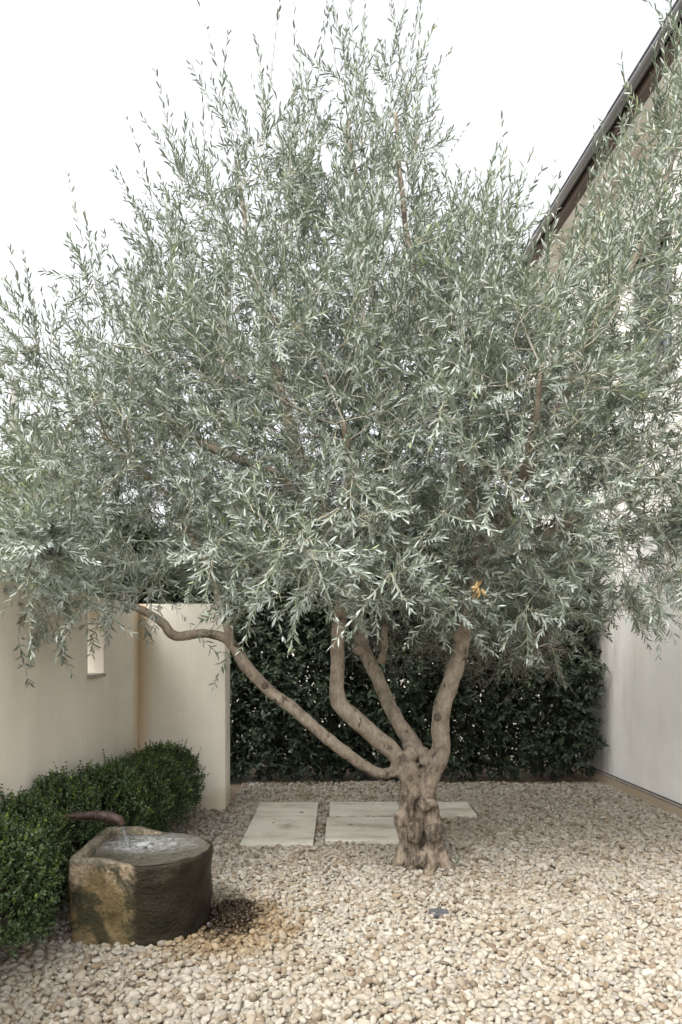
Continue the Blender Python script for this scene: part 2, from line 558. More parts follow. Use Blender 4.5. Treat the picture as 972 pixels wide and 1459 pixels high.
SLABS = [(-0.722, -0.20, 5.27, 6.60, 'pale stone slab nearest the cream wall, parted by a gravel strip from the other two'),
         (-0.098, 1.13, 6.115, 6.62, 'long narrow pale stone slab at the back, running past the trunk toward the hedge'),
         (-0.118, 0.62, 5.36, 6.06, 'pale stone slab directly left behind the trunk, in front of the long narrow slab')]
for x0, x1, y0, y1, lb in SLABS:
    bm = bmesh.new()
    add_box(bm, x0, x1, y0, y1, -0.03, 0.034, 0.004)
    tag(link('paving_slab', bm_mesh('paving_slab', bm), M['slab']), lb, 'paving slab', 'stone slabs set in the gravel')


def gz(x, y):
    return 0.006 * np.sin(x * 2.1 + 0.7) * np.cos(y * 1.7) + 0.004 * np.sin(x * 5.3 + y * 4.1)


# gravel: thousands of pebbles, scattered as one mass
def pebble_mesh(i):
    bm = bmesh.new()
    bmesh.ops.create_icosphere(bm, subdivisions=3, radius=1.0)
    r = random.Random(40 + i)
    off = Vector((r.random() * 50, r.random() * 50, r.random() * 50))
    ax = (1.0, r.uniform(.62, .9), r.uniform(.42, .68))
    for v in bm.verts:
        p = v.co.copy()
        k = 1 + 0.22 * mnoise.noise(p * 0.9 + off) + 0.06 * mnoise.noise(p * 2.3 + off)
        # superellipsoid squash gives worn flat faces
        q = Vector([math.copysign(abs(c) ** 0.86, c) for c in p])
        v.co = Vector((q.x * ax[0] * k, q.y * ax[1] * k, q.z * ax[2] * k))
    me = bm_mesh('pebble_shape', bm, True)
    me.materials.append(M['pebble'])
    return me


peb_col = bpy.data.collections.new('pebble_shapes')
for i in range(10):
    peb_col.objects.link(bpy.data.objects.new('pebble_shape', pebble_mesh(i)))

TROUGH_C = (-1.02, 3.88)


def allowed(x, y, m=0.0):
    ok = (x > -1.74) & (x < wall_x(y) - 0.02) & (y < 7.6)
    for x0, x1, y0, y1, _ in SLABS:
        ok &= ~((x > x0 - 0.012) & (x < x1 + 0.012) & (y > y0 - 0.012) & (y < y1 + 0.012))
    ok &= ~((x < -1.0) & (y > 6.36))
    ok &= ~(((x + 1.02) ** 2 + (y - 3.88) ** 2 < 0.30 ** 2) | ((x > -1.31) & (x < -1.02) & (y > 3.59) & (y < 4.17)))
    ok &= ~((x - 0.53) ** 2 + (y - 4.88) ** 2 < 0.16 ** 2)
    ok &= ~(((x - 0.523) / 0.058) ** 2 + ((y - 3.955) / 0.034) ** 2 < 1)
    return ok


def scatter(sp, jit):
    xs = np.arange(-2.3, 3.6, sp); ys = np.arange(1.2, 7.65, sp * 0.92)
    X, Y = np.meshgrid(xs, ys)
    X = X + (np.arange(len(ys)) % 2)[:, None] * sp * .5
    X = X.ravel() + RNG.uniform(-jit, jit, X.size) * sp; Y = Y.ravel() + RNG.uniform(-jit, jit, Y.size) * sp
    k = allowed(X, Y)
    return X[k], Y[k]


X1, Y1 = scatter(0.0234, 0.45)
X2, Y2 = scatter(0.039, 0.5)
n1, n2 = len(X1), len(X2)
PX = np.concatenate([X1, X2]); PY = np.concatenate([Y1, Y2])
PZ = gz(PX, PY) + np.concatenate([RNG.uniform(0.000, 0.010, n1), RNG.uniform(0.014, 0.024, n2)])
sc = np.concatenate([np.clip(RNG.lognormal(0, .26, n1), .55, 1.7), np.clip(RNG.lognormal(0.02, .28, n2), .5, 1.8)]) * 0.0156
me = bpy.data.meshes.new('gravel')
me.vertices.add(len(PX))
me.vertices.foreach_set('co', np.stack([PX, PY, PZ], 1).astype(np.float32).ravel())
N_ = len(PX)
rot = np.stack([RNG.normal(0, .38, N_), RNG.normal(0, .38, N_), RNG.uniform(0, 6.283, N_)], 1)
for nm, arr in (('rot', rot), ('scl', np.stack([sc * RNG.uniform(.9, 1.2, N_), sc, sc * RNG.uniform(.85, 1.15, N_)], 1))):
    a = me.attributes.new(nm, 'FLOAT_VECTOR', 'POINT')
    a.data.foreach_set('vector', arr.astype(np.float32).ravel())
a = me.attributes.new('pick', 'INT', 'POINT')
a.data.foreach_set('value', RNG.integers(0, 10, N_).astype(np.int32))
gravel = link('gravel', me, M['pebble'])
tag(gravel, 'rounded cream and tan pebbles covering the whole courtyard floor', 'gravel', kind='stuff')
ng = bpy.data.node_groups.new('scatter_pebbles', 'GeometryNodeTree')
ng.interface.new_socket('Geometry', in_out='INPUT', socket_type='NodeSocketGeometry')
ng.interface.new_socket('Geometry', in_out='OUTPUT', socket_type='NodeSocketGeometry')
gi = ng.nodes.new('NodeGroupInput'); go = ng.nodes.new('NodeGroupOutput')
ci = ng.nodes.new('GeometryNodeCollectionInfo')
ci.inputs['Collection'].default_value = peb_col
ci.inputs['Separate Children'].default_value = True
ci.inputs['Reset Children'].default_value = True
ip = ng.nodes.new('GeometryNodeInstanceOnPoints')
ip.inputs['Pick Instance'].default_value = True


def named(nm, typ):
    x = ng.nodes.new('GeometryNodeInputNamedAttribute')
    x.data_type = typ
    x.inputs['Name'].default_value = nm
    return x.outputs['Attribute']


ng.links.new(gi.outputs[0], ip.inputs['Points'])
ng.links.new(ci.outputs[0], ip.inputs['Instance'])
ng.links.new(named('pick', 'INT'), ip.inputs['Instance Index'])
ng.links.new(named('rot', 'FLOAT_VECTOR'), ip.inputs['Rotation'])
ng.links.new(named('scl', 'FLOAT_VECTOR'), ip.inputs['Scale'])
ng.links.new(ip.outputs[0], go.inputs[0])
md = gravel.modifiers.new('scatter', 'NODES')
md.node_group = ng


# ------------------------------------------------------------------ walls
def grid_wall(bm, axis, us, zs, hole, a, b):
    """wall slab between offsets a (face) and b (back) with cell hole=(i,j) left open"""
    def P(u, w, z):
        return (w, u, z)
    cache = {}

    def V(u, w, z):
        k = (round(u, 4), round(w, 4), round(z, 4))
        if k not in cache:
            cache[k] = bm.verts.new(P(u, w, z))
        return cache[k]
    nu, nz = len(us) - 1, len(zs) - 1
    for i in range(nu):
        for j in range(nz):
            if (i, j) == hole:
                continue
            for w in (a, b):
                bm.faces.new([V(us[i], w, zs[j]), V(us[i + 1], w, zs[j]), V(us[i + 1], w, zs[j + 1]), V(us[i], w, zs[j + 1])])
    for i in range(nu):
        for z in (zs[0], zs[-1]):
            bm.faces.new([V(us[i], a, z), V(us[i + 1], a, z), V(us[i + 1], b, z), V(us[i], b, z)])
    for j in range(nz):
        for u in (us[0], us[-1]):
            bm.faces.new([V(u, a, zs[j]), V(u, a, zs[j + 1]), V(u, b, zs[j + 1]), V(u, b, zs[j])])
    i, j = hole
    for z in (zs[j], zs[j + 1]):
        bm.faces.new([V(us[i], a, z), V(us[i + 1], a, z), V(us[i + 1], b, z), V(us[i], b, z)])
    for u in (us[i], us[i + 1]):
        bm.faces.new([V(u, a, zs[j]), V(u, a, zs[j + 1]), V(u, b, zs[j + 1]), V(u, b, zs[j])])
    bmesh.ops.recalc_face_normals(bm, faces=bm.faces)


bm = bmesh.new()
grid_wall(bm, 'x', [0.2, 5.09, 5.43, 6.65], [-0.05, 1.245, 1.72, 1.80], (1, 1), -1.75, -2.05)
gw = tag(link('garden_wall', bm_mesh('garden_wall', bm), M['wall']), 'low cream stucco garden wall with a narrow slit window and return end', 'wall')
bm = bmesh.new()
add_box(bm, -1.7495, -1.0, 6.38, 6.652, -0.05, 1.802, 0.0)
es = [e for e in bm.edges if all(abs(v.co.x + 1.0) < 1e-4 for v in e.verts)]
bmesh.ops.bevel(bm, geom=es, offset=0.012, segments=3, affect='EDGES', profile=0.5)
bm.faces.ensure_lookup_table()
bmesh.ops.delete(bm, geom=[f for f in bm.faces if all(v.co.x < -1.74 for v in f.verts)], context='FACES_ONLY')
link('return_wall', bm_mesh('return_wall', bm), M['wall'], gw)
bm = bmesh.new()
add_box(bm, -2.03, -1.728, 5.075, 5.425, 1.222, 1.2475, 0.004)
link('window_sill', bm_mesh('window_sill', bm), M['sill'], gw)

# house on the right, turned a few degrees
house = empty('house', (HX0, HY0, 0), 'tall pale stucco house with dark eave and gutter on the right', 'house', rz=HANG)
bm = bmesh.new()
grid_wall(bm, 'x', [-5.5, 0.15, 1.05, 3.9], [-0.05, 3.85, 5.15, 6.02], (1, 1), 0.0, 0.3)
link('wall', bm_mesh('wall', bm), M['house'], house)
box('gable_wall', M['house'], (0.301, 6.0, 3.6, 3.898, -0.05, 6.02), house)
box('plinth', M['plinth'], (-0.022, -0.001, -5.5, 3.9, -0.05, 0.098), house)
box('drip_rail', M['groove'], (-0.012, -0.001, -5.5, 3.9, 0.0985, 0.106), house)
box('base_band', M['sill'], (-0.020, -0.001, -5.5, 3.9, 0.1065, 0.122), house)
box('drip_rail', M['groove'], (-0.012, -0.001, -5.5, 3.9, 0.1225, 0.131), house)
w = link('window', bpy.data.meshes.new('window'), None, house)
bm = bmesh.new()
for d in ((0.10, 0.16, 0.152, 0.21, 3.855, 5.145), (0.10, 0.16, 0.99, 1.048, 3.855, 5.145), (0.102, 0.158, 0.58, 0.63, 3.92, 5.08),
          (0.10, 0.16, 0.2105, 0.9895, 3.855, 3.915), (0.10, 0.16, 0.2105, 0.9895, 5.085, 5.145)):
    add_box(bm, *d)
bm.to_mesh(w.data); bm.free()
w.data.materials.append(M['frame'])
box('pane', M['glass'], (0.128, 0.134, 0.215, 0.985, 3.918, 5.082), w)
box('sill', M['sill'], (-0.05, 0.28, 0.10, 1.10, 3.80, 3.849), w)
# eave
box('soffit', M['house'], (-0.277, -0.001, -5.5, 3.9, 5.985, 6.03), house)
bm = bmesh.new()
add_box(bm, -0.36, -0.2785, -5.5, 3.9, 5.965, 6.03, 0.004)
link('eave_board', bm_mesh('eave_board', bm), M['soffit'], house)
R_, pts = 0.047, []
bm = bmesh.new()
ring = [(math.cos(a), math.sin(a)) for a in np.linspace(math.pi, 2 * math.pi, 13)]
prof = [(-0.412 + R_ * c, 6.075 + R_ * s) for c, s in ring] + [(-0.412 + (R_ - .006) * c, 6.075 + (R_ - .006) * s) for c, s in reversed(ring)]
ends = []
for y in (-5.5, 3.9):
    ends.append([bm.verts.new((x, y, z)) for x, z in prof])
for i in range(len(prof)):
    j = (i + 1) % len(prof)
    bm.faces.new([ends[0][i], ends[0][j], ends[1][j], ends[1][i]])
bmesh.ops.recalc_face_normals(bm, faces=bm.faces)
for k in range(8):
    add_box(bm, -0.457, -0.362, -5.0 + k * 1.2, -4.97 + k * 1.2, 6.076, 6.082)
gut = link('gutter', bm_mesh('gutter', bm, True), M['gutter'], house)
box('fascia', M['soffit'], (-0.3585, -0.335, -5.5, 3.9, 6.0305, 6.13), house)
box('drip_edge', M['dark_metal'], (-0.435, -0.12, -5.5, 3.9, 6.131, 6.148), house)
# barrel tiles as one corrugated sheet per roof slope
xs = np.linspace(-0.26, 3.2, 13); ys = np.linspace(-5.5, 3.9, 241)
Xg, Yg = np.meshgrid(xs, ys)
Zg = 6.165 + (Xg + 0.26) * 0.30 + 0.04 * np.abs(np.sin(Yg * math.pi / 0.22)) + 0.012 * ((np.arange(13) % 2)[None, :])
V = np.stack([Xg, Yg, Zg], -1).reshape(-1, 3)
i = np.arange(240)[:, None] * 13; j = np.arange(12)[None, :]
Q = np.stack([i + j, i + j + 1, i + 14 + j, i + 13 + j], -1).reshape(-1, 4)
r = link('roof', quad_mesh('roof', V, Q, smooth=True), M['tile'], house)
so = r.modifiers.new('thick', 'SOLIDIFY'); so.thickness = 0.03


# ------------------------------------------------------------------ trough
def trough_outline(off=0.0, n=44):
    """D shape, flat back on the left; off shrinks it"""
    x0, yf, yb = -1.33 + off, 3.555 + off, 4.205 - off
    r = (yb - yf) / 2; cx, cy = -1.01, (yf + yb) / 2
    pts = []
    c = 0.045
    corner = lambda ccx, ccy, a0, a1: [(ccx + c * math.cos(a), ccy + c * math.sin(a)) for a in np.linspace(a0, a1, 5)]
    pts += corner(x0 + c, yf + c, math.pi, 1.5 * math.pi)
    pts += [(x, yf) for x in np.linspace(x0 + c, cx, 10)[1:-1]]
    pts += [(cx + r * math.cos(a), cy + r * math.sin(a)) for a in np.linspace(-math.pi / 2, math.pi / 2, n)]
    pts += [(x, yb) for x in np.linspace(cx, x0 + c, 10)[1:-1]]
    pts += corner(x0 + c, yb - c, .5 * math.pi, math.pi)
    pts += [(x0, y) for y in np.linspace(yb - c, yf + c, 14)[1:-1]]
    return np.array(pts)


outer = trough_outline(0.0); inner = trough_outline(0.05)
ctr = np.array([-1.03, 3.88])


def rim_z(x):
    return 0.431 - 0.036 * np.clip((x + 1.16) / 0.16, 0, 1)


rings = []
for k, z in enumerate(np.linspace(-0.04, 1.0, 26)):
    zz = z if z < 0 else z
    sc_ = 0.955 + 0.045 * min(1, max(0, z) ** 0.7)
    o = ctr + (outer - ctr) * sc_
    zt = rim_z(o[:, 0]) - 0.012
    rings.append(np.column_stack([o, np.where(z < 0, -0.04, z * zt)]))
o = ctr + (outer - ctr) * 0.985
rings.append(np.column_stack([o, rim_z(o[:, 0])]))
o = outer * 0.5 + inner * 0.5
rings.append(np.column_stack([o, rim_z(o[:, 0]) + 0.002]))
o = ctr + (inner - ctr) * 1.02
rings.append(np.column_stack([o, rim_z(o[:, 0])]))
rings.append(np.column_stack([inner, rim_z(inner[:, 0]) - 0.012]))
for z in (0.36, 0.30, 0.2):
    rings.append(np.column_stack([ctr + (inner - ctr) * 0.985, np.full(len(inner), z)]))
rings.append(np.column_stack([ctr + (inner - ctr) * 0.02, np.full(len(inner), 0.2)]))
V = np.vstack(rings)
for q in V:
    v = Vector(q)
    k = mnoise.fractal(v * 7, 1.0, 2.0, 4) * 0.010 + mnoise.noise(v * 3.1) * 0.012
    if q[2] > 0.405 and q[2] < 0.46:
        k *= 0.7
    dirn = norm(np.array([q[0] - ctr[0], q[1] - ctr[1]]))
    q[:2] += dirn * k
    q[2] += (k * 0.35 if q[2] > 0.38 else 0)
n = len(outer)
i = np.arange(len(rings) - 1)[:, None] * n; j = np.arange(n)[None, :]; j2 = (j + 1) % n
Q = np.stack([i + j, i + j2, i + n + j2, i + n + j], -1).reshape(-1, 4)
trough = link('stone_trough', quad_mesh('stone_trough', V, Q), M['trough'])
tag(trough, 'D-shaped old stone water trough, tan on one side and soaked dark on the other', 'trough')
# water surface, brim full and running over the curved side
wl = trough_outline(0.05)
edge = np.where((wl[:, :1] > -1.12), trough_outline(0.012), wl)
rr = []
for s_ in np.linspace(1.0, 0.03, 34):
    p = ctr + (edge - ctr) * s_
    z = np.full(len(p), 0.3985)
    for q in range(len(p)):
        v = Vector((p[q, 0], p[q, 1], 0))
        dsp = math.hypot(p[q, 0] + 1.10, (p[q, 1] - 3.98))
        amp = 0.0035 + 0.011 * math.exp(-(dsp / 0.16) ** 2)
        z[q] += (amp * mnoise.fractal(v * 22, 0.9, 2.1, 3)) * min(1, (1 - s_) * 6 + 0.12)
    rr.append(np.column_stack([p, z]))
n = len(edge)
i = np.arange(len(rr) - 1)[:, None] * n; j = np.arange(n)[None, :]; j2 = (j + 1) % n
Q = np.stack([i + j, i + j2, i + n + j2, i + n + j], -1).reshape(-1, 4)
link('water', quad_mesh('water', np.vstack(rr), Q), M['water'], trough)

# rusty spout
SY = 3.93
P, R = catmull([(-1.62, SY + .07, 0.0), (-1.60, SY + .06, 0.36), (-1.52, SY + .01, 0.45), (-1.49, SY, 0.50), (-1.485, SY, 0.522), (-1.468, SY, 0.545), (-1.43, SY, 0.552), (-1.40, SY, 0.552)], [0.016] * 8, 0.008)
soup = Soup()
soup.tube(P, R, 14, 0, True)
spout = soup.build('water_spout', M['rust'])
tag(spout, 'rusty iron pipe spout bent over the back rim of the stone trough', 'spout')
soup = Soup()
P, R = catmull([(-1.41, SY, 0.552), (-1.34, SY, 0.557), (-1.28, SY, 0.555), (-1.22, SY - .005, 0.547), (-1.182, SY - .008, 0.532), (-1.163, SY - .01, 0.505)], [0.020, 0.023, 0.026, 0.027, 0.026, 0.020], 0.006)
R = R * (1 + 0.05 * np.sin(np.arange(len(R)) * 0.9))
soup.tube(P, R, 16, 0, True)
for k in (0.02, 0.42, 0.72):
    i0 = int(k * (len(P) - 4))
    soup.tube(P[i0:i0 + 3], np.full(3, R[i0] * 1.2), 16, 0, True)
soup.build('pipe_nozzle', M['rust'], spout)
soup = Soup()
P, R = catmull([(-1.163, SY - .01, 0.50), (-1.152, SY - .015, 0.47), (-1.137, SY - .022, 0.43), (-1.125, SY - .03, 0.395)], [0.010, 0.008, 0.0075, 0.011], 0.006)
soup.tube(P, R * (1 + 0.15 * np.sin(np.arange(len(R)) * 1.3)), 10, 0, True)
soup.build('water_stream', M['stream'], spout)

# ------------------------------------------------------------------ louvred ground light
lamp = empty('ground_light', (0.523, 3.95, 0.008), 'small black louvred ground light half buried in gravel before the tree', 'garden light')
bm = bmesh.new()
bmesh.ops.create_cone(bm, cap_ends=True, segments=32, radius1=0.058, radius2=0.055, depth=0.04)
link('housing', bm_mesh('housing', bm), M['black'], lamp)
bm = bmesh.new()
for k in range(5):
    y = -0.036 + k * 0.018
    hw = math.sqrt(max(0.052 ** 2 - y * y, 1e-4))
    add_box(bm, -hw, hw, y - 0.0045, y + 0.0045, 0.0205, 0.033 + 0.004 * math.cos(k - 2), 0.0015)
link('louvre', bm_mesh('louvre', bm), simple('worn_grey_louvre', (0.085, 0.085, 0.088), 0.55, 0.2, 30), lamp)

# ------------------------------------------------------------------ olive tree
TD = 4.88


def pl(rows):
    """rows of (px, py, distance, radius px) -> points, radii"""
    P = np.array([at(a, b, d) for a, b, d, r in rows]); R = np.array([r * d / F for a, b, d, r in rows])
    return P, R


olive = empty('olive_tree', (0.53, TD, 0), 'gnarled silver green olive tree with four limbs rising from gravel', 'olive tree')
OL = np.array([0.53, TD, 0.0])
parts = []
parts.append(pl([(584, 1262, 4.84, 25), (586, 1225, 4.84, 22), (584, 1195, 4.83, 16), (579, 1168, 4.84, 15), (581, 1140, 4.85, 13.5), (587, 1116, 4.87, 17), (579, 1096, 4.87, 18), (568, 1080, 4.88, 16)]))
parts.append(pl([(622, 1262, 4.84, 24), (617, 1225, 4.84, 19), (615, 1195, 4.83, 15), (615, 1165, 4.84, 13.5), (612, 1140, 4.85, 11.5), (610, 1118, 4.87, 15), (616, 1098, 4.88, 16), (626, 1078, 4.88, 14)]))
parts.append(pl([(600, 1260, 5.0, 34), (600, 1215, 4.93, 26), (600, 1165, 4.925, 20), (600, 1125, 4.93, 18), (597, 1098, 4.98, 18), (593, 1076, 5.0, 16), (586, 1058, 5.02, 14)]))
limbs = {}
limbs['A'] = [(576, 1096, 4.86, 11), (545, 1102, 4.84, 9.5), (520, 1092, 4.83, 9.5), (470, 1055, 4.80, 10), (420, 1012, 4.76, 10), (385, 985, 4.74, 10), (352, 950, 4.72, 10.5), (338, 928, 4.70, 9.5), (322, 910, 4.68, 8.5), (295, 903, 4.66, 8), (250, 906, 4.62, 8), (232, 888, 4.60, 7.5), (210, 873, 4.58, 7), (185, 862, 4.56, 6)]
limbs['B'] = [(576, 1092, 4.88, 14), (562, 1074, 4.88, 15), (535, 1050, 4.87, 14.5), (508, 1026, 4.86, 14.5), (486, 1005, 4.85, 14), (480, 985, 4.84, 12), (481, 950, 4.83, 12), (482, 905, 4.82, 11.5), (486, 860, 4.80, 11), (488, 820, 4.79, 11), (478, 780, 4.78, 10)]
limbs['C'] = [(595, 1080, 4.99, 15), (588, 1062, 5.02, 14), (572, 1035, 5.05, 12), (555, 1005, 5.08, 12), (540, 970, 5.12, 11.5), (524, 938, 5.16, 11), (514, 912, 5.20, 11), (512, 870, 5.26, 10)]
limbs['D'] = [(608, 1104, 4.88, 14), (622, 1086, 4.88, 16), (629, 1064, 4.88, 15.5), (627, 1035, 4.86, 15), (631, 1005, 4.84, 14.5), (643, 970, 4.81, 13.5), (655, 935, 4.78, 12.5), (661, 905, 4.76, 12), (668, 865, 4.72, 11.5), (680, 820, 4.68, 11), (692, 780, 4.64, 10)]
for k in limbs:
    P_, R_2 = pl(limbs[k])
    parts.append((P_, R_2 * 0.89))
# stubs, roots
parts.append(pl([(541, 945, 5.12, 6), (547, 930, 5.12, 5), (548, 905, 5.12, 4.5), (549, 880, 5.14, 3.5)]))
parts.append(pl([(518, 925, 5.15, 8), (508, 928, 5.12, 6), (505, 930, 5.11, 5)]))
parts.append(pl([(656, 912, 4.76, 9), (648, 905, 4.74, 5), (646, 902, 4.74, 4)]))
parts.append(pl([(578, 1208, 4.80, 13), (567, 1232, 4.78, 11), (556, 1247, 4.77, 8), (545, 1262, 4.76, 5)]))
parts.append(pl([(618, 1200, 4.80, 9), (616, 1220, 4.76, 7.5), (617, 1238, 4.73, 7), (618, 1252, 4.70, 6)]))
parts.append(pl([(624, 1205, 4.80, 12), (634, 1228, 4.78, 11), (644, 1244, 4.76, 9), (656, 1262, 4.76, 6)]))
parts.append(pl([(606, 1205, 4.80, 9), (610, 1225, 4.74, 7), (608, 1245, 4.70, 7), (606, 1258, 4.68, 6)]))
burls = [(572, 1168, 4.80, 12), (590, 1186, 4.74, 13), (613, 1181, 4.74, 10), (614, 1190, 4.73, 9), (596, 1226, 4.70, 14), (602, 1218, 4.70, 9), (605, 1146, 4.77, 9),
         (616, 1144, 4.78, 8), (624, 1180, 4.82, 10), (577, 1137, 4.82, 11), (585, 1075, 4.84, 9), (574, 1080, 4.83, 8), (600, 1074, 4.90, 12), (606, 1085, 4.86, 9), (588, 1240, 4.71, 10), (576, 1150, 4.80, 8), (505, 1018, 4.84, 9)]
Vs, Qs, nn = [], [], 0
for P, R in parts:
    P, R = catmull(P, R, 0.025)
    V, Q = tube_arrays(P, R, 16, True)
    Vs.append(V); Qs.append(Q + nn); nn += len(V)
me = quad_mesh('trunk_raw', np.vstack(Vs), np.vstack(Qs))
bm = bmesh.new(); bm.from_mesh(me)
for a, b, d, r_ in burls:
    p = at(a, b, d)
    res = bmesh.ops.create_icosphere(bm, subdivisions=3, radius=r_ * d / F * 1.03)
    for v in res['verts']:
        v.co = Vector((v.co.x * (1 + .2 * math.sin(a)) + p[0], v.co.y * .85 + p[1], v.co.z * (1.1 + .25 * math.cos(b * 1.7)) + p[2])) + Vector((1, 1, 1)) * 0.004 * mnoise.noise(v.co * 60)
bmesh.ops.recalc_face_normals(bm, faces=bm.faces)
bm.to_mesh(me); bm.free()
tmp = bpy.data.objects.new('trunk_raw', me)
COL.objects.link(tmp)
rm = tmp.modifiers.new('r', 'REMESH'); rm.mode = 'VOXEL'; rm.voxel_size = 0.0065
smd = tmp.modifiers.new('s', 'SMOOTH'); smd.iterations = 3; smd.factor = 0.5
dg = bpy.context.evaluated_depsgraph_get()
tme = bpy.data.meshes.new_from_object(tmp.evaluated_get(dg))
bpy.data.objects.remove(tmp)
tme.name = 'trunk'
nv = len(tme.vertices)
co = np.empty(nv * 3, np.float32); tme.vertices.foreach_get('co', co); co = co.reshape(-1, 3)
no = np.empty(nv * 3, np.float32); tme.vertices.foreach_get('normal', no); no = no.reshape(-1, 3)
dsp = np.empty(nv, np.float32)
for i in range(nv):
    v = Vector(co[i])
    low = max(0.0, min(1.0, (0.75 - v.z) / 0.4))
    d_ = 0.0055 * mnoise.noise(v * 11) + 0.0035 * mnoise.noise(v * 27) - 0.001
    q = Vector((v.x * 22, v.y * 22, v.z * 7))
    d_ += low * (0.009 * mnoise.fractal(q, 0.9, 2.0, 3) - 0.013 * max(0, 0.35 - abs(mnoise.noise(Vector((v.x * 13, v.y * 13, v.z * 3.2))))) / 0.35)
    dsp[i] = d_
co = co + no * dsp[:, None] - OL
tme.vertices.foreach_set('co', co.astype(np.float32).ravel())
tme.polygons.foreach_set('use_smooth', np.ones(len(tme.polygons), bool))
tme.update()
link('trunk', tme, M['bark'], olive)

# dark pruning knots on the limbs
for a, b, d, r_ in ((624, 1022, 4.79, 5.5), (377, 977, 4.69, 5.0), (336, 918, 4.66, 4)):
    p = at(a, b, d) - OL
    soup = Soup()
    soup.tube([p + np.array([0, 0.03, 0]), p, p + np.array([0, -0.006, 0.0])], [r_ * d / F] * 2 + [r_ * d / F * .8], 14, 0, True)
    soup.build('pruning_knot', M['stem'], olive)

# main boughs inside the crown (each its own part) and the crown grown into an envelope around them
boughs = {
    'A1': [(185, 862, 4.56, 6), (150, 825, 4.5, 5.5), (100, 780, 4.4, 4.5), (40, 740, 4.3, 3.5)],
    'A2': [(330, 920, 4.69, 7), (318, 870, 4.72, 6), (290, 790, 4.75, 5.5), (230, 700, 4.75, 5), (150, 620, 4.7, 4)],
    'B1': [(478, 780, 4.78, 10), (455, 720, 4.8, 9), (425, 640, 4.85, 8), (395, 540, 4.9, 6.5), (370, 430, 4.95, 5), (350, 330, 4.95, 3.5), (335, 230, 4.95, 2.5)],
    'B2': [(465, 745, 4.79, 7), (400, 680, 4.85, 6.5), (310, 640, 4.9, 6), (220, 580, 4.9, 5), (160, 500, 4.9, 3.5)],
    'B3': [(482, 800, 4.79, 7), (500, 740, 4.5, 6), (505, 680, 4.15, 5), (490, 600, 3.9, 4)],
    'C1': [(512, 870, 5.26, 10), (520, 800, 5.35, 9), (540, 700, 5.4, 8), (550, 580, 5.35, 7), (535, 440, 5.25, 5.5), (515, 300, 5.1, 4), (495, 170, 5.0, 2.5)],
    'D1': [(692, 780, 4.64, 10), (735, 700, 4.55, 8.5), (790, 600, 4.45, 7), (840, 480, 4.35, 5.5), (890, 400, 4.25, 4), (940, 280, 4.2, 3), (980, 170, 4.15, 2)],
    'D2': [(684, 810, 4.67, 9), (670, 720, 4.72, 8), (640, 600, 4.8, 7), (605, 450, 4.85, 5.5), (575, 300, 4.9, 4), (560, 160, 4.95, 2.5)],
    'D3': [(688, 800, 4.65, 8), (750, 775, 4.7, 8), (830, 735, 4.7, 6), (910, 700, 4.6, 4.5)],
    'D4': [(710, 745, 4.6, 7), (740, 690, 4.2, 6), (760, 610, 3.9, 4.5), (770, 520, 3.75, 3)],
}
nodes, par, rad, fixed = [], [], [], []


def seed_chain(rows, first_parent):
    P, R = pl(rows)
    P, R = catmull(P, R, 0.09)
    prev = first_parent
    for p, r_ in zip(P, R):
        nodes.append(p); par.append(prev); rad.append(r_); fixed.append(True)
        prev = len(nodes) - 1


for k, rows in boughs.items():
    seed_chain(rows, -1)
    P, R = pl(rows)
    P, R = catmull(P, R, 0.05)
    wob = np.array([[mnoise.noise(Vector(p) * 3.1 + Vector((0, 0, 9))), mnoise.noise(Vector(p) * 3.1 + Vector((5, 0, 0))), 0] for p in P]) * 0.03
    wob[0] = 0
    s_ = Soup(); s_.tube(P + wob - OL, R, 9, 0, True)
    s_.build('bough', M['bark'], olive)
n_seed = len(nodes)

# crown envelope: lobes in metres
LOBES = [  # px, py, dist, rx px, rz px, ry m, weight
    (470, 590, 4.75, 285, 225, 1.35, 1.25),
    (480, 600, 5.75, 290, 175, 0.6, 1.5),
    (740, 600, 5.5, 190, 170, 0.6, 1.4),
    (230, 640, 5.5, 190, 130, 0.6, 1.3),
    (510, 290, 4.95, 122, 205, 0.7, 0.55),
    (360, 375, 4.95, 145, 165, 0.85, 0.9),
    (150, 680, 4.60, 215, 185, 1.05, 1.0),
    (30, 800, 4.30, 150, 120, 0.8, 1.0),
    (735, 585, 4.50, 205, 215, 1.25, 1.15),
    (855, 475, 4.30, 155, 135, 0.95, 1.0),
    (965, 340, 4.15, 75, 160, 0.7, 1.0),
    (985, 205, 4.15, 85, 150, 0.6, 1.3),
    (900, 270, 4.2, 50, 90, 0.5, 0.8),
    (90, 825, 4.3, 140, 75, .7, 1.5),
    (905, 335, 4.25, 75, 115, 0.7, 1.0),
    (800, 775, 4.60, 205, 125, 1.15, 1.1),
    (745, 845, 4.7, 140, 95, .95, 1.2),
    (590, 850, 4.3, 130, 60, .6, 1.0),
    (270, 540, 4.9, 140, 120, .8, 0.8),
    (560, 815, 4.45, 150, 75, .8, 1.0),
    (480, 560, 3.95, 170, 170, .6, 0.9),
    (300, 600, 4.0, 150, 150, .6, 0.7),
    (690, 600, 3.75, 150, 160, .5, 0.8),
    (480, 785, 4.05, 190, 105, 0.75, 1.1),
    (200, 475, 4.85, 105, 85, 0.75, 0.5),
    (620, 760, 4.6, 150, 100, 1.2, 1.0),
    (930, 640, 4.30, 130, 150, 1.0, 1.0),
    (290, 800, 4.55, 170, 75, 0.9, 1.0),
    (640, 385, 4.8, 100, 75, 0.7, 0.8),
]
AP = []
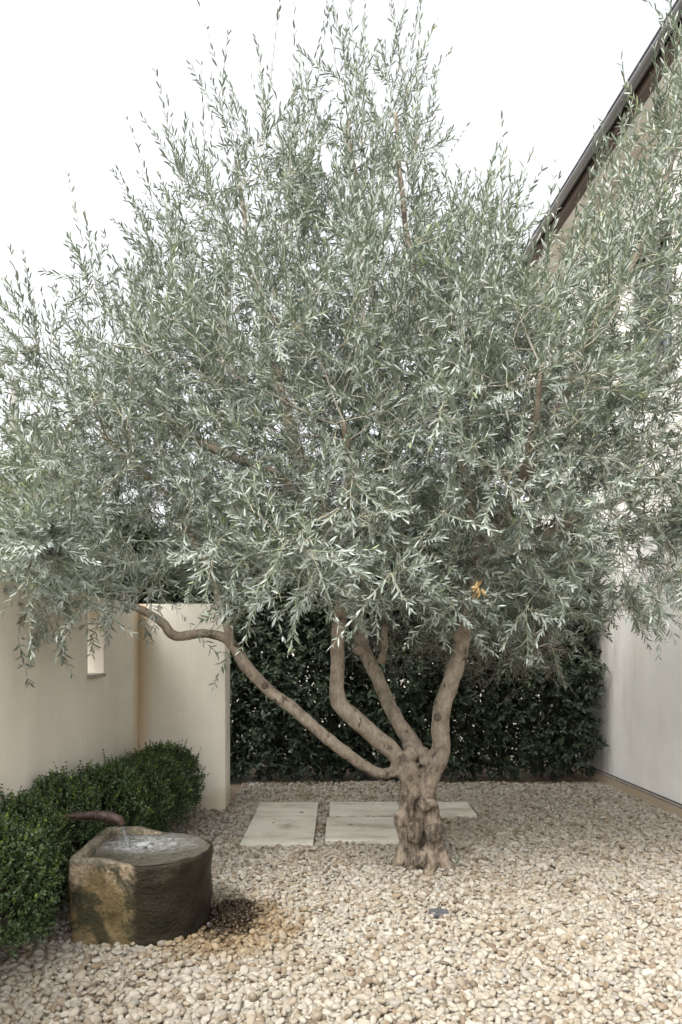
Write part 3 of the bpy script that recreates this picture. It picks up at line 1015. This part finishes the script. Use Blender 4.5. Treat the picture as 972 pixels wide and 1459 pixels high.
for a, b, d, rx, rz, ry, wgt in LOBES:
    c = at(a, b, d); rx, rz = rx * d / F, rz * d / F
    vol = rx * ry * rz
    k = int(vol * 4.19 * 105 * wgt)
    u = norm(RNG.normal(size=(k, 3))) * (RNG.random((k, 1)) ** (1 / 2.3))
    AP.append(c + u * np.array([rx, ry, rz]))
AP = np.vstack(AP)
AP = AP[AP[:, 0] < wall_x(AP[:, 1]) - 0.35]
under = 1.64 - 0.14 * np.clip(-AP[:, 0] - 0.9, 0, 1) + 0.08 * np.sin(AP[:, 0] * 3.0) - 0.26 * np.clip(AP[:, 0] + 0.1, 0, 1)
AP = AP[AP[:, 2] > under]
nodes = [np.array(p) for p in nodes]
A = np.array(nodes)
nd = np.full(len(AP), 1e9); ni = np.zeros(len(AP), int)


def update(new_idx):
    global nd, ni
    B_ = np.array([nodes[i] for i in new_idx])
    for s0 in range(0, len(B_), 400):
        d = np.linalg.norm(AP[:, None] - B_[None, s0:s0 + 400], axis=2)
        j = d.argmin(1); dm = d[np.arange(len(AP)), j]
        m = dm < nd
        nd[m] = dm[m]; ni[m] = np.array(new_idx)[s0:s0 + 400][j[m]]


alive = np.ones(len(AP), bool)
update(list(range(len(nodes))))
STEP, DI, DK = 0.09, 1.2, 0.115
for it in range(90):
    act = alive & (nd < DI) & (nd > DK)
    if act.sum() < 5:
        break
    idx = np.nonzero(act)[0]
    NA = np.array(nodes)
    dirs = norm(AP[idx] - NA[ni[idx]])
    acc = np.zeros((len(nodes), 3)); np.add.at(acc, ni[idx], dirs)
    src = np.unique(ni[idx])
    new = []
    for s_ in src:
        v = acc[s_]
        v = v / (np.linalg.norm(v) + 1e-9) + RNG.normal(0, .16, 3) + np.array([0, 0, 0.08])
        p = nodes[s_] + v / np.linalg.norm(v) * STEP
        nodes.append(p); par.append(int(s_)); rad.append(0.0); fixed.append(False)
        new.append(len(nodes) - 1)
    update(new)
    alive &= nd > DK
    nd[~alive] = 0
NA = np.array(nodes); n_nodes = len(NA)
ch = [[] for _ in range(n_nodes)]
for i, p in enumerate(par):
    if p >= 0:
        ch[p].append(i)
acc = np.zeros(n_nodes)
for i in range(n_nodes - 1, n_seed - 1, -1):
    r_ = max(0.0019, acc[i] ** (1 / 2.4)) if ch[i] else 0.0019
    rad[i] = r_
    acc[par[i]] += r_ ** 2.4
rad = np.array(rad)
crown = Soup()
seen = np.zeros(n_nodes, bool)
for i in range(n_seed, n_nodes):
    if seen[i]:
        continue
    p = par[i]
    chain = [p, i]; seen[i] = True
    while True:
        c = [x for x in ch[chain[-1]] if not seen[x]]
        if not c:
            break
        b = max(c, key=lambda x: rad[x]); chain.append(b); seen[b] = True
    R = rad[chain].copy(); R[0] = R[1]
    R = np.minimum(R, 0.016)
    if len(chain) > 2:
        Pq = NA[chain].copy()
        Pq[1:-1] = 0.25 * Pq[:-2] + 0.5 * Pq[1:-1] + 0.25 * Pq[2:]
    else:
        Pq = NA[chain]
    crown.tube(Pq, R, 5 if R[0] > 0.004 else 4, 1)
print('olive nodes', n_nodes, 'attractors', len(AP), 'unreached', int(alive.sum()))

# leafy shoots on every thin node
thin = np.array([i for i in range(n_seed, n_nodes) if rad[i] < 0.0065])
tipn = np.array([i for i in thin if not ch[i]])
par = np.array(par)
ndir = norm(NA - NA[np.maximum(par, 0)])
CC = at(520, 620, 4.8)


def make_dirs(idx, out_w, up_w, rnd):
    outv = norm(NA[idx] - CC) * np.array([1, 1, 0.6])
    d = ndir[idx] * 0.6 + outv * out_w + RNG.normal(0, rnd, (len(idx), 3))
    d[:, 2] += up_w
    return norm(d)


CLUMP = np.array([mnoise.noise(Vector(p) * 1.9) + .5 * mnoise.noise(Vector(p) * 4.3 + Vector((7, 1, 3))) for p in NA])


for (a_, b_, d_, r_, k_) in ((270, 540, 4.6, .75, -.38), (850, 700, 4.3, .6, -.35), (640, 800, 4.6, .5, -.3), (500, 640, 3.9, .6, .3), (720, 470, 4.0, .7, .3), (470, 800, 3.9, .4, .3), (880, 400, 4.1, .6, .3), (180, 760, 4.2, .5, .2)):  # shaded pockets and bright spots of the crown, put into the leaf tint
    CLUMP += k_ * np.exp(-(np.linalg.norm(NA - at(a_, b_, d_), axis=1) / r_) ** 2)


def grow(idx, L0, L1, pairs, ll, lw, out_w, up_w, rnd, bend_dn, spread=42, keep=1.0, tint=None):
    if tint is None:   # young and older grey boughs in clumps, plus the painted shaded and bright zones
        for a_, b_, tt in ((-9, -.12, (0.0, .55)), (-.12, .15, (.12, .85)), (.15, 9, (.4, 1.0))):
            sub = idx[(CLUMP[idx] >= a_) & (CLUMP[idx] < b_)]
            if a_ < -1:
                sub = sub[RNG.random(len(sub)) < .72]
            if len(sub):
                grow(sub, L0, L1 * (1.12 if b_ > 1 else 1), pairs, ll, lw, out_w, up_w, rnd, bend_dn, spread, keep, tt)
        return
    d = make_dirs(idx, out_w, up_w, rnd)
    h = np.clip((NA[idx][:, 2] - 1.6) / 2.4, 0, 1)
    b = np.zeros((len(idx), 3))
    b[:, 2] = (-bend_dn * (1 - h) ** 1.3 + 0.18) * RNG.uniform(.2, 1.6, len(idx)) + RNG.normal(0, .12, len(idx))
    b[:, :2] += RNG.normal(0, .13, (len(idx), 2))
    off = RNG.normal(0, .02, (len(idx), 3))
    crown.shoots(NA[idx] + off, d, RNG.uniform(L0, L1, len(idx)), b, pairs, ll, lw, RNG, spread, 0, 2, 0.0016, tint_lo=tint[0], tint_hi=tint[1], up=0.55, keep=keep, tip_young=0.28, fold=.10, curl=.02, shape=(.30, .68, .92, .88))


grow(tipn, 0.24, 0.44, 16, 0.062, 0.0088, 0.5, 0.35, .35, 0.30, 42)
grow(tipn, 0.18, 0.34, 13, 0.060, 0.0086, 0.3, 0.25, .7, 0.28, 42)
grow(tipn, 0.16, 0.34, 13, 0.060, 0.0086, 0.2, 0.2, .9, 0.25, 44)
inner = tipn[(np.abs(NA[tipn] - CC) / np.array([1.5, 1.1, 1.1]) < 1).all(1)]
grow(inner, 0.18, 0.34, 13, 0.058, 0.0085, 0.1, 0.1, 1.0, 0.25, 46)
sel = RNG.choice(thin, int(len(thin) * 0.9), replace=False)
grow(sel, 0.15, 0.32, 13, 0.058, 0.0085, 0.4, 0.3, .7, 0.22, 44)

# long upright whips on the upper and outer crown
hi_n = np.array([i for i in tipn if NA[i, 2] > 2.9])
w_ = np.clip((NA[hi_n][:, 2] - 2.6) / 2.2, 0.05, 1) ** 1.2 * np.where(NA[hi_n][:, 0] > 0.75, np.where(NA[hi_n][:, 0] > 1.15, 0.75, 0.22), 1.0)
wsel = RNG.choice(hi_n, min(430, len(hi_n)), replace=False, p=w_ / w_.sum())
d = norm(np.column_stack([RNG.normal(0, .18, len(wsel)) + 0.10 * (NA[wsel][:, 0] - 0.2), RNG.normal(0, .2, len(wsel)), np.ones(len(wsel))]))
b = np.column_stack([RNG.normal(0, .10, len(wsel)) + 0.05 * np.sign(NA[wsel][:, 0]), RNG.normal(0, .1, len(wsel)), RNG.normal(-0.02, .05, len(wsel))])
crown.shoots(NA[wsel], d, RNG.uniform(.35, .82, len(wsel)), b, 15, 0.058, 0.0115, RNG, 32, 0, 1, 0.0019, tint_lo=.05, tint_hi=.85, up=0.2, keep=.9, fold=.1, curl=.03)
pn = np.array([i for i in tipn if NA[i, 2] > 3.9 and -0.6 < NA[i, 0] < 0.65])
pn = RNG.choice(pn, min(190, len(pn)), replace=False)
d = norm(np.column_stack([RNG.normal(0, .17, len(pn)) + 0.12 * NA[pn][:, 0], RNG.normal(0, .14, len(pn)), np.ones(len(pn))]))
crown.shoots(NA[pn], d, RNG.uniform(.5, 1.2, len(pn)), np.column_stack([RNG.normal(0, .09, len(pn)), RNG.normal(0, .09, len(pn)), np.zeros(len(pn))]), 18, 0.058, 0.0115, RNG, 30, 0, 1, 0.002, tint_lo=.05, tint_hi=.8, up=0.2, keep=.85, fold=.1, curl=.03)
lf = np.array([i for i in tipn if NA[i, 0] < -0.9 and NA[i, 2] > 2.3])
if len(lf):
    lsel = RNG.choice(lf, min(150, len(lf)), replace=False)
    d = norm(np.column_stack([RNG.normal(-.45, .2, len(lsel)), RNG.normal(0, .25, len(lsel)), np.ones(len(lsel))]))
    b = np.column_stack([RNG.normal(-.1, .1, len(lsel)), RNG.normal(0, .1, len(lsel)), RNG.normal(-.05, .06, len(lsel))])
    crown.shoots(NA[lsel], d, RNG.uniform(.28, .58, len(lsel)), b, 13, 0.058, 0.0115, RNG, 38, 0, 1, 0.0019, tint_hi=.85, up=0.3, keep=.92, fold=.1, curl=.03)
# hanging shoots along the skirt of the crown
lo = np.array([i for i in thin if NA[i, 2] < 1.95])
if len(lo):
    dsel = RNG.choice(lo, min(150, len(lo)), replace=False)
    d = norm(np.column_stack([RNG.normal(0, .5, len(dsel)), RNG.normal(-.25, .5, len(dsel)), RNG.normal(0.0, .3, len(dsel))]))
    b = np.column_stack([RNG.normal(0, .1, len(dsel)), RNG.normal(0, .1, len(dsel)), RNG.uniform(-.5, .05, len(dsel))])
    crown.shoots(NA[dsel], d, RNG.uniform(.18, .36, len(dsel)), b, 9, 0.062, 0.0125, RNG, 52, 0, 1, 0.0016, tint_hi=.9, up=0.5, keep=.92, fold=.1, curl=.04)
SPR = [(5, 925, 4.0, .1, -1, .26), (55, 905, 4.2, -.3, -1, .2), (25, 915, 3.9, .2, -1, .24), (70, 890, 4.1, .3, -1, .22), (140, 890, 4.3, -.3, -1, .2), (900, 850, 3.9, .3, -1, .22), (935, 860, 3.85, .4, -.9, .22), (890, 835, 4.0, -.3, -1, .25),
       (10, 905, 4.2, -.1, -1, .30), (30, 900, 4.1, .1, -1, .22), (85, 900, 4.3, 0, -1, .20), (200, 880, 4.5, .3, -1, .18), (275, 905, 4.6, .6, -.5, .2), (330, 930, 4.6, -.5, -.8, .28),
       (560, 870, 4.0, -.6, -.3, .3), (670, 860, 4.2, .2, -1, .3), (735, 860, 4.2, .4, -1, .28), (760, 800, 4.1, -.2, -1, .3), (880, 820, 4.0, .5, -.9, .3), (920, 830, 3.9, .7, -.5, .26), (950, 800, 3.9, .2, -1, .3),
       (860, 800, 4.1, .3, -1, .28), (120, 885, 4.3, .3, -1, .18), (160, 880, 4.4, -.2, -1, .18)]
O = np.array([at(a, b_, c) for a, b_, c, _, _, _ in SPR]); O[:, 2] += 0.03
near_n = np.array([int(np.argmin(np.linalg.norm(NA - o_ - np.array([0, 0, .08]), axis=1))) for o_ in O])
for o_, k_ in zip(O, near_n):
    mid_ = (o_ + NA[k_]) / 2 + np.array([0, 0, .03])
    P_, R_2 = catmull([NA[k_], mid_, o_], [.003, .0025, .002], .05)
    crown.tube(P_, R_2, 4, 1)
D_ = np.array([(u, RNG.normal(0, .3), v) for _, _, _, u, v, _ in SPR])
crown.shoots(O, D_, np.array([s_[5] for s_ in SPR]), np.tile([0.05, 0, -.15], (len(SPR), 1)), 8, 0.064, 0.013, RNG, 55, 0, 1, 0.0018, tint_hi=.8, up=.4, keep=.92)
nl = sum(len(q) for q, m in zip(crown.Q, crown.I) if m[0] == 0) // 2
print('olive leaves', nl)
for k in range(len(crown.V)):
    crown.V[k] = crown.V[k] - OL
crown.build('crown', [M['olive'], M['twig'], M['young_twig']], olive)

# fine dead twiglets under the crown
dt = Soup()
for k in range(1500):
    c = at(RNG.uniform(640, 800), RNG.normal(915, 28), RNG.uniform(5.2, 5.9))
    if k < 500:
        c = at(RNG.uniform(500, 640), RNG.normal(900, 22), RNG.uniform(5.2, 5.9))
    v = norm(RNG.normal(size=3)) * RNG.uniform(.08, .2)
    v[2] -= .03
    dt.tube(np.array([c, c + v * .5 + RNG.normal(0, .008, 3), c + v]) - OL, [.0016, .0013, .0008], 3, 0)
dt.build('dead_twigs', M['twig'], olive)['kind'] = 'stuff'

# a curled dead leaf caught in the sprays
dl = Soup()
c = at(681, 838, 3.85)
n = 9
dl.leaves(np.tile(c, (n, 1)) + RNG.normal(0, .008, (n, 3)), RNG.normal(0, 1, (n, 3)) * np.array([.7, .5, 1]) + np.array([0, 0, -.2]), RNG.normal(size=(n, 3)), RNG.uniform(.03, .05, n), RNG.uniform(.014, .026, n), 0, RNG.random(n), .4, .6)
o = dl.build('dead_leaf', M['dead'])
tag(o, 'curled golden dead leaf clump caught in olive twigs above the right limb', 'dead leaf')

# suckers beside the trunk
for (a, b_, d, h, lb) in ((549, 1228, 4.77, .20, 'thin leafy sucker shoot in gravel on the left of the trunk foot'), (651, 1236, 4.80, .17, 'thin leafy sucker shoot in gravel on the right of the trunk foot')):
    s_ = Soup()
    o0 = at(a, b_, d); o0[2] = 0.0
    s_.shoots(np.zeros((2, 3)), np.array([[0.03, 0, 1.0], [.3, .1, 1]]), np.array([h, h * .6]), np.array([[.05, 0, 0], [.1, 0, -.1]]), 5, .028, .009, RNG, 45, 0, 1, .0022, keep=.8, tint_lo=.3, tint_hi=.8)
    o = s_.build('sucker_shoot', [M['olive'], M['twig']])
    o.location = o0
    tag(o, lb, 'sucker shoot', 'suckers at the foot of the olive')

# brown fallen leaves
ll = Soup()
n = 260
X = RNG.uniform(-1.6, 2.7, n); Y = RNG.uniform(2.4, 7.4, n)
Y = np.where(RNG.random(n) < .5, 4.0 + RNG.random(n) * 2.0, Y)
k = allowed(X, Y); X, Y = X[k], Y[k]; n = len(X)
P = np.column_stack([X, Y, np.full(n, .036)])
extra = np.array([[-.52, 5.85, .038], [.28, 6.5, .038], [-.35, 6.2, .038], [.1, 5.8, .038]])
P = np.vstack([P, extra]); n = len(P)
a = RNG.normal(size=(n, 3)) * np.array([1, 1, .15])
ll.leaves(P, a, np.tile([0, 0, 1.0], (n, 1)) + RNG.normal(0, .2, (n, 3)), RNG.uniform(.03, .06, n), RNG.uniform(.009, .016, n), 0, RNG.random(n), .3, .1)
tag(ll.build('leaf_litter', M['litter']), 'scattered brown fallen olive leaves on the gravel and slabs', 'leaf litter', kind='stuff')

# ------------------------------------------------------------------ box shrubs by the left wall
OV = (0.28, 0.70, 0.95, 0.80)


def box_shrub(seed, rx, ry, rz):
    rng = np.random.default_rng(seed)
    s_ = Soup()
    n = int(2300 * (rx * ry + rx * rz + ry * rz) / (3 * .09))
    u = norm(rng.normal(size=(n, 3)))
    u[:, 2] = np.where(u[:, 2] < -.55, -u[:, 2], u[:, 2])
    bump = np.array([mnoise.noise(Vector(q) * 2.2 + Vector((seed, 0, 0))) * .16 + mnoise.noise(Vector(q) * 5.5 + Vector((0, seed, 0))) * .15 for q in u])
    dep = rng.random(n) ** 1.6
    r = (1 + bump) * (1 - 0.36 * dep)
    sq = np.sign(u) * np.abs(u) ** 0.95
    O = sq * r[:, None] * np.array([rx, ry, rz]) * .92 + np.array([0, 0, rz * .93])
    O[:, 2] = np.maximum(O[:, 2], .02)
    d = u + rng.normal(0, .35, (n, 3)) + np.array([0, 0, .55])
    young = (rng.random(n) < .16 + .5 * np.array([max(0, mnoise.noise(Vector(q) * 2.6 + Vector((seed * 3.1, 0, 4)))) for q in u])) & (dep < .25) & (u[:, 2] > -.1)
    kw = dict(stem=False, fold=.12, curl=.06, shape=OV, up=.4)
    m = ~young
    s_.shoots(O[m], d[m], rng.uniform(.035, .085, m.sum()), rng.normal(0, .1, (m.sum(), 3)), 4, .0185, .0108, rng, 60, 0, 1, start=.1, tint_lo=0, tint_hi=.78, **kw)
    m = young
    s_.shoots(O[m], d[m] + np.array([0, 0, .4]), rng.uniform(.05, .10, m.sum()), rng.normal(0, .1, (m.sum(), 3)), 6, .0215, .0125, rng, 55, 0, 1, start=.1, tint_lo=.90, tint_hi=1.0, clump=.05, **kw)
    k = 70
    u = norm(np.column_stack([rng.normal(0, 1, k), rng.normal(0, 1, k), rng.uniform(.3, 1.6, k)]))
    O = u * np.array([rx, ry, rz]) * .86 + np.array([0, 0, rz * .93])
    s_.shoots(O, u * .5 + rng.normal(0, .2, (k, 3)) + np.array([0, 0, .9]), rng.uniform(.08, .17, k), rng.normal(0, .1, (k, 3)), 8, .0175, .010, rng, 55, 0, 1, .0012, start=.2, tint_lo=.6, tint_hi=1.0, clump=.12, fold=.12, curl=.06, shape=OV, up=.4)
    st = Soup()
    for k in range(16):
        a = rng.random() * 6.28; q = rng.uniform(.2, .85)
        e = np.array([rx * q * math.cos(a), ry * q * math.sin(a), rz * rng.uniform(1.0, 1.6) * (1 - .3 * q)])
        st.tube(np.array([[.02 * math.cos(a), .02 * math.sin(a), 0], e * np.array([.45, .45, .5]), e]), [.008, .005, .002], 5, 0)
    return s_, st


BOX = [(-1.58, 3.31, .27, .25, .345, 'box shrub nearest the camera, at the left edge before the stone trough'),
       (-1.62, 3.74, .20, .25, .355, 'box shrub directly beside the flat end of the stone trough'),
       (-1.60, 4.22, .21, .25, .36, 'box shrub standing behind the rusty pipe spout'),
       (-1.50, 4.68, .26, .235, .35, 'box shrub with bright yellow green tips just behind the trough'),
       (-1.47, 5.10, .28, .215, .325, 'box shrub directly beneath the slit window of the cream wall'),
       (-1.43, 5.51, .29, .205, .315, 'box shrub second from the corner of the cream walls'),
       (-1.43, 5.93, .31, .22, .325, 'dark box shrub at the far end of the row, against the return wall')]
for k, (x, y, rx, ry, rz, lb) in enumerate(BOX):
    e = empty('box_shrub', (x, y, 0), lb, 'shrub', 'clipped box shrubs along the cream wall')
    s_, st = box_shrub(100 + k, rx, ry, rz)
    for q in range(len(s_.V)):   # clipped flat against the wall
        s_.V[q][:, 0] = np.maximum(s_.V[q][:, 0], -1.745 - x + (s_.V[q][:, 1] % .004))
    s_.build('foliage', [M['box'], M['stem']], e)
    st.build('stems', M['stem'], e)

# ------------------------------------------------------------------ dark hedge across the back
hedge = empty('hedge', (0.3, 8.0, 0), 'tall dark green leafy hedge across the back behind the olive', 'hedge')
hs = Soup()
rng = np.random.default_rng(5)
n = 15500
X = rng.uniform(-2.6, 2.62, n)
Z = rng.random(n) ** .9 * 2.75
dep = rng.random(n) ** 1.5 * .62
front = np.array([7.66 + -.02 + .24 * mnoise.noise(Vector((x * 1.5, z * 1.5, 3))) + .14 * mnoise.noise(Vector((x * 4, z * 4, 8))) for x, z in zip(X, Z)])
front += .06 * np.clip((.4 - Z) / .4, 0, 1)
top = 2.45 + .25 * np.sin(X * 2.3) + .15 * np.sin(X * 5.1 + 1)
k = (Z < top) & (X < wall_x(front + dep) - .06) & ~((X < -1.0) & (front + dep < 6.8))
k &= ~((Z < .03 + .10 * np.abs(np.sin(X * 3.1 + 2 * np.sin(X)))) & (rng.random(n) < .75))
O = np.column_stack([X, front + dep, np.maximum(Z, .04)])[k]; n = len(O)
d = np.column_stack([rng.normal(0, .6, n), rng.normal(-.6, .45, n), rng.normal(.45, .5, n)])
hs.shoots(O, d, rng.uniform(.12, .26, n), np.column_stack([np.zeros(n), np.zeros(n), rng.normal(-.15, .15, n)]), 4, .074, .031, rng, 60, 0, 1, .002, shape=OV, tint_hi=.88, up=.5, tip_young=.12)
m = np.zeros(n, bool); m[rng.choice(n, 520, replace=False)] = True
m &= (O[:, 1] < 8.0)
hs.shoots(O[m] + np.array([0, -.1, 0]), d[m] + np.array([0, -.2, .4]), rng.uniform(.15, .3, m.sum()), np.zeros((m.sum(), 3)), 5, .06, .024, rng, 55, 0, 1, .002, shape=OV, tint_lo=.7, tint_hi=.98, clump=.15, up=.5)
for k in range(len(hs.V)):
    hs.V[k] = hs.V[k] - np.array([.3, 8.0, 0])
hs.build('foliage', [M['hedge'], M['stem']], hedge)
for k in range(14):
    x = -2.5 + k * .38 + rng.normal(0, .06)
    s_ = Soup()
    P, R = catmull([(x, 8.0 + rng.normal(0, .05), -.03), (x + rng.normal(0, .05), 8.0, .6), (x + rng.normal(0, .1), 8.0, 1.3), (x + rng.normal(0, .15), 8.0, 2.1)], [.022, .018, .013, .006], .1)
    s_.tube(P - np.array([.3, 8.0, 0]), R, 7, 0, True)
    s_.build('stem', M['stem'], hedge)


# ------------------------------------------------------------------ trees and post beyond
def far_tree(name, loc, lobes, mat, seed, label, ll=.075, lw=.034, dens=420):
    rng = np.random.default_rng(seed)
    e = empty(name, loc, label, 'tree', 'trees beyond the walls')
    s_ = Soup(); tr = Soup()
    zc = max(l[2] for l in lobes)
    P, R = catmull([(0, 0, -.05), (.05, .02, zc * .35), (0, .06, zc * .7), (0, 0, zc)], [.11, .09, .07, .03], .15)
    tr.tube(P, R, 10, 0, True)
    tr.build('trunk', M['bark'], e)
    for (x, y, z, rx, ry, rz) in lobes:
        P, R = catmull([(0, .03, zc * .4), (x * .5, y * .5, (zc * .4 + z) / 2 + .1), (x, y, z)], [.05, .035, .012], .15)
        lb = Soup(); lb.tube(P, R, 7, 0, True); lb.build('limb', M['bark'], e)
        n = int(dens * rx * ry * rz * 4.2)
        u = norm(rng.normal(size=(n, 3))) * (rng.random((n, 1)) ** (1 / 2.6))
        bmp = np.array([1 + .25 * mnoise.noise(Vector(q) * 2.0 + Vector((seed, x, z))) for q in u])
        O = u * bmp[:, None] * np.array([rx, ry, rz]) + np.array([x, y, z])
        d = u + rng.normal(0, .5, (n, 3)) + np.array([0, 0, .3])
        s_.shoots(O, d, rng.uniform(.15, .34, n), np.column_stack([np.zeros((n, 2)), rng.normal(-.15, .15, n)]), 5, ll, lw, rng, 60, 0, 1, .003, shape=OV, up=.5)
    s_.build('crown', [mat, M['twig']], e)


far_tree('garden_tree', (-3.75, 8.6, 0), [(0, 0, 2.6, 1.0, .8, .9), (-.6, .2, 2.1, .9, .8, .8), (.7, .1, 2.2, .8, .7, .7), (.3, 0, 3.4, .5, .5, .55)], M['yellow_tree'], 21, 'yellow green leafy tree rising beyond the cream garden wall')
far_tree('garden_tree', (-.9, 9.3, 0), [(0, 0, 2.6, 1.0, .6, .8), (-.9, 0, 2.2, .8, .6, .7), (.8, 0, 2.4, .8, .6, .6)], M['yellow_tree'], 22, 'pale green tree showing in gaps over the hedge left of the trunk')
far_tree('garden_tree', (1.3, 9.4, 0), [(0, 0, 2.7, 1.0, .6, .8), (.7, 0, 2.4, .6, .6, .7), (-.7, 0, 2.8, .8, .6, .8)], M['dark_tree'], 23, 'mid green tree close behind the hedge beside the house')
s_ = Soup()
s_.tube(np.array([(0, 0, -.05), (0, 0, 2), (0.01, 0, 4.62), (0.01, 0, 4.65)]), [.055, .052, .05, .045], 12, 0, True)
post = s_.build('post', M['post'])
post.location = (-3.95, 8.9, 0)
tag(post, 'slender weathered grey post standing beyond the cream garden wall', 'post')

# ------------------------------------------------------------------ light, sky, camera
SUN_EL, SUN_AZ = math.radians(52), math.radians(215)   # azimuth clockwise from +Y: behind the camera, a little left
w = bpy.data.worlds.new('World')
SC.world = w
w.use_nodes = True
nt = w.node_tree
bg = nt.nodes['Background']
sky = nt.nodes.new('ShaderNodeTexSky')
sky.sky_type = 'NISHITA'
sky.sun_disc = False
sky.sun_elevation = SUN_EL
sky.sun_rotation = SUN_AZ
sky.air_density = 1.2
sky.dust_density = 6.0
sky.ozone_density = 1.0
hs_ = nt.nodes.new('ShaderNodeHueSaturation')
hs_.inputs['Saturation'].default_value = 0.12
nt.links.new(sky.outputs[0], hs_.inputs['Color'])
nt.links.new(hs_.outputs[0], bg.inputs['Color'])
bg.inputs['Strength'].default_value = 0.15
sl = bpy.data.lights.new('sun', 'SUN')
sl.energy = 0.6
sl.angle = math.radians(18)
sl.color = (1.0, 0.96, 0.90)
so = bpy.data.objects.new('sun', sl)
COL.objects.link(so)
dv = Vector((math.sin(SUN_AZ) * math.cos(SUN_EL), math.cos(SUN_AZ) * math.cos(SUN_EL), math.sin(SUN_EL)))
so.rotation_euler = dv.to_track_quat('Z', 'Y').to_euler()
so.location = (0, 0, 12)

cam = bpy.data.cameras.new('camera')
cam.sensor_fit = 'HORIZONTAL'
cam.sensor_width = 36.0
cam.lens = 36.0 * F / 972.0
cam.shift_x = 0.0
cam.shift_y = (910.0 - 729.5) / 972.0
cam.clip_end = 2000
co_ = bpy.data.objects.new('camera', cam)
COL.objects.link(co_)
co_.location = (0, 0, EYE)
co_.rotation_euler = (math.radians(90), 0, 0)
SC.camera = co_
vs = SC.view_settings
vs.view_transform = 'Standard'
vs.look = 'None'
vs.exposure = 1.62
vs.gamma = 1.0
vs.use_curve_mapping = False
SC.cycles.max_bounces = 8
SC.cycles.diffuse_bounces = 4
SC.cycles.use_denoising = True
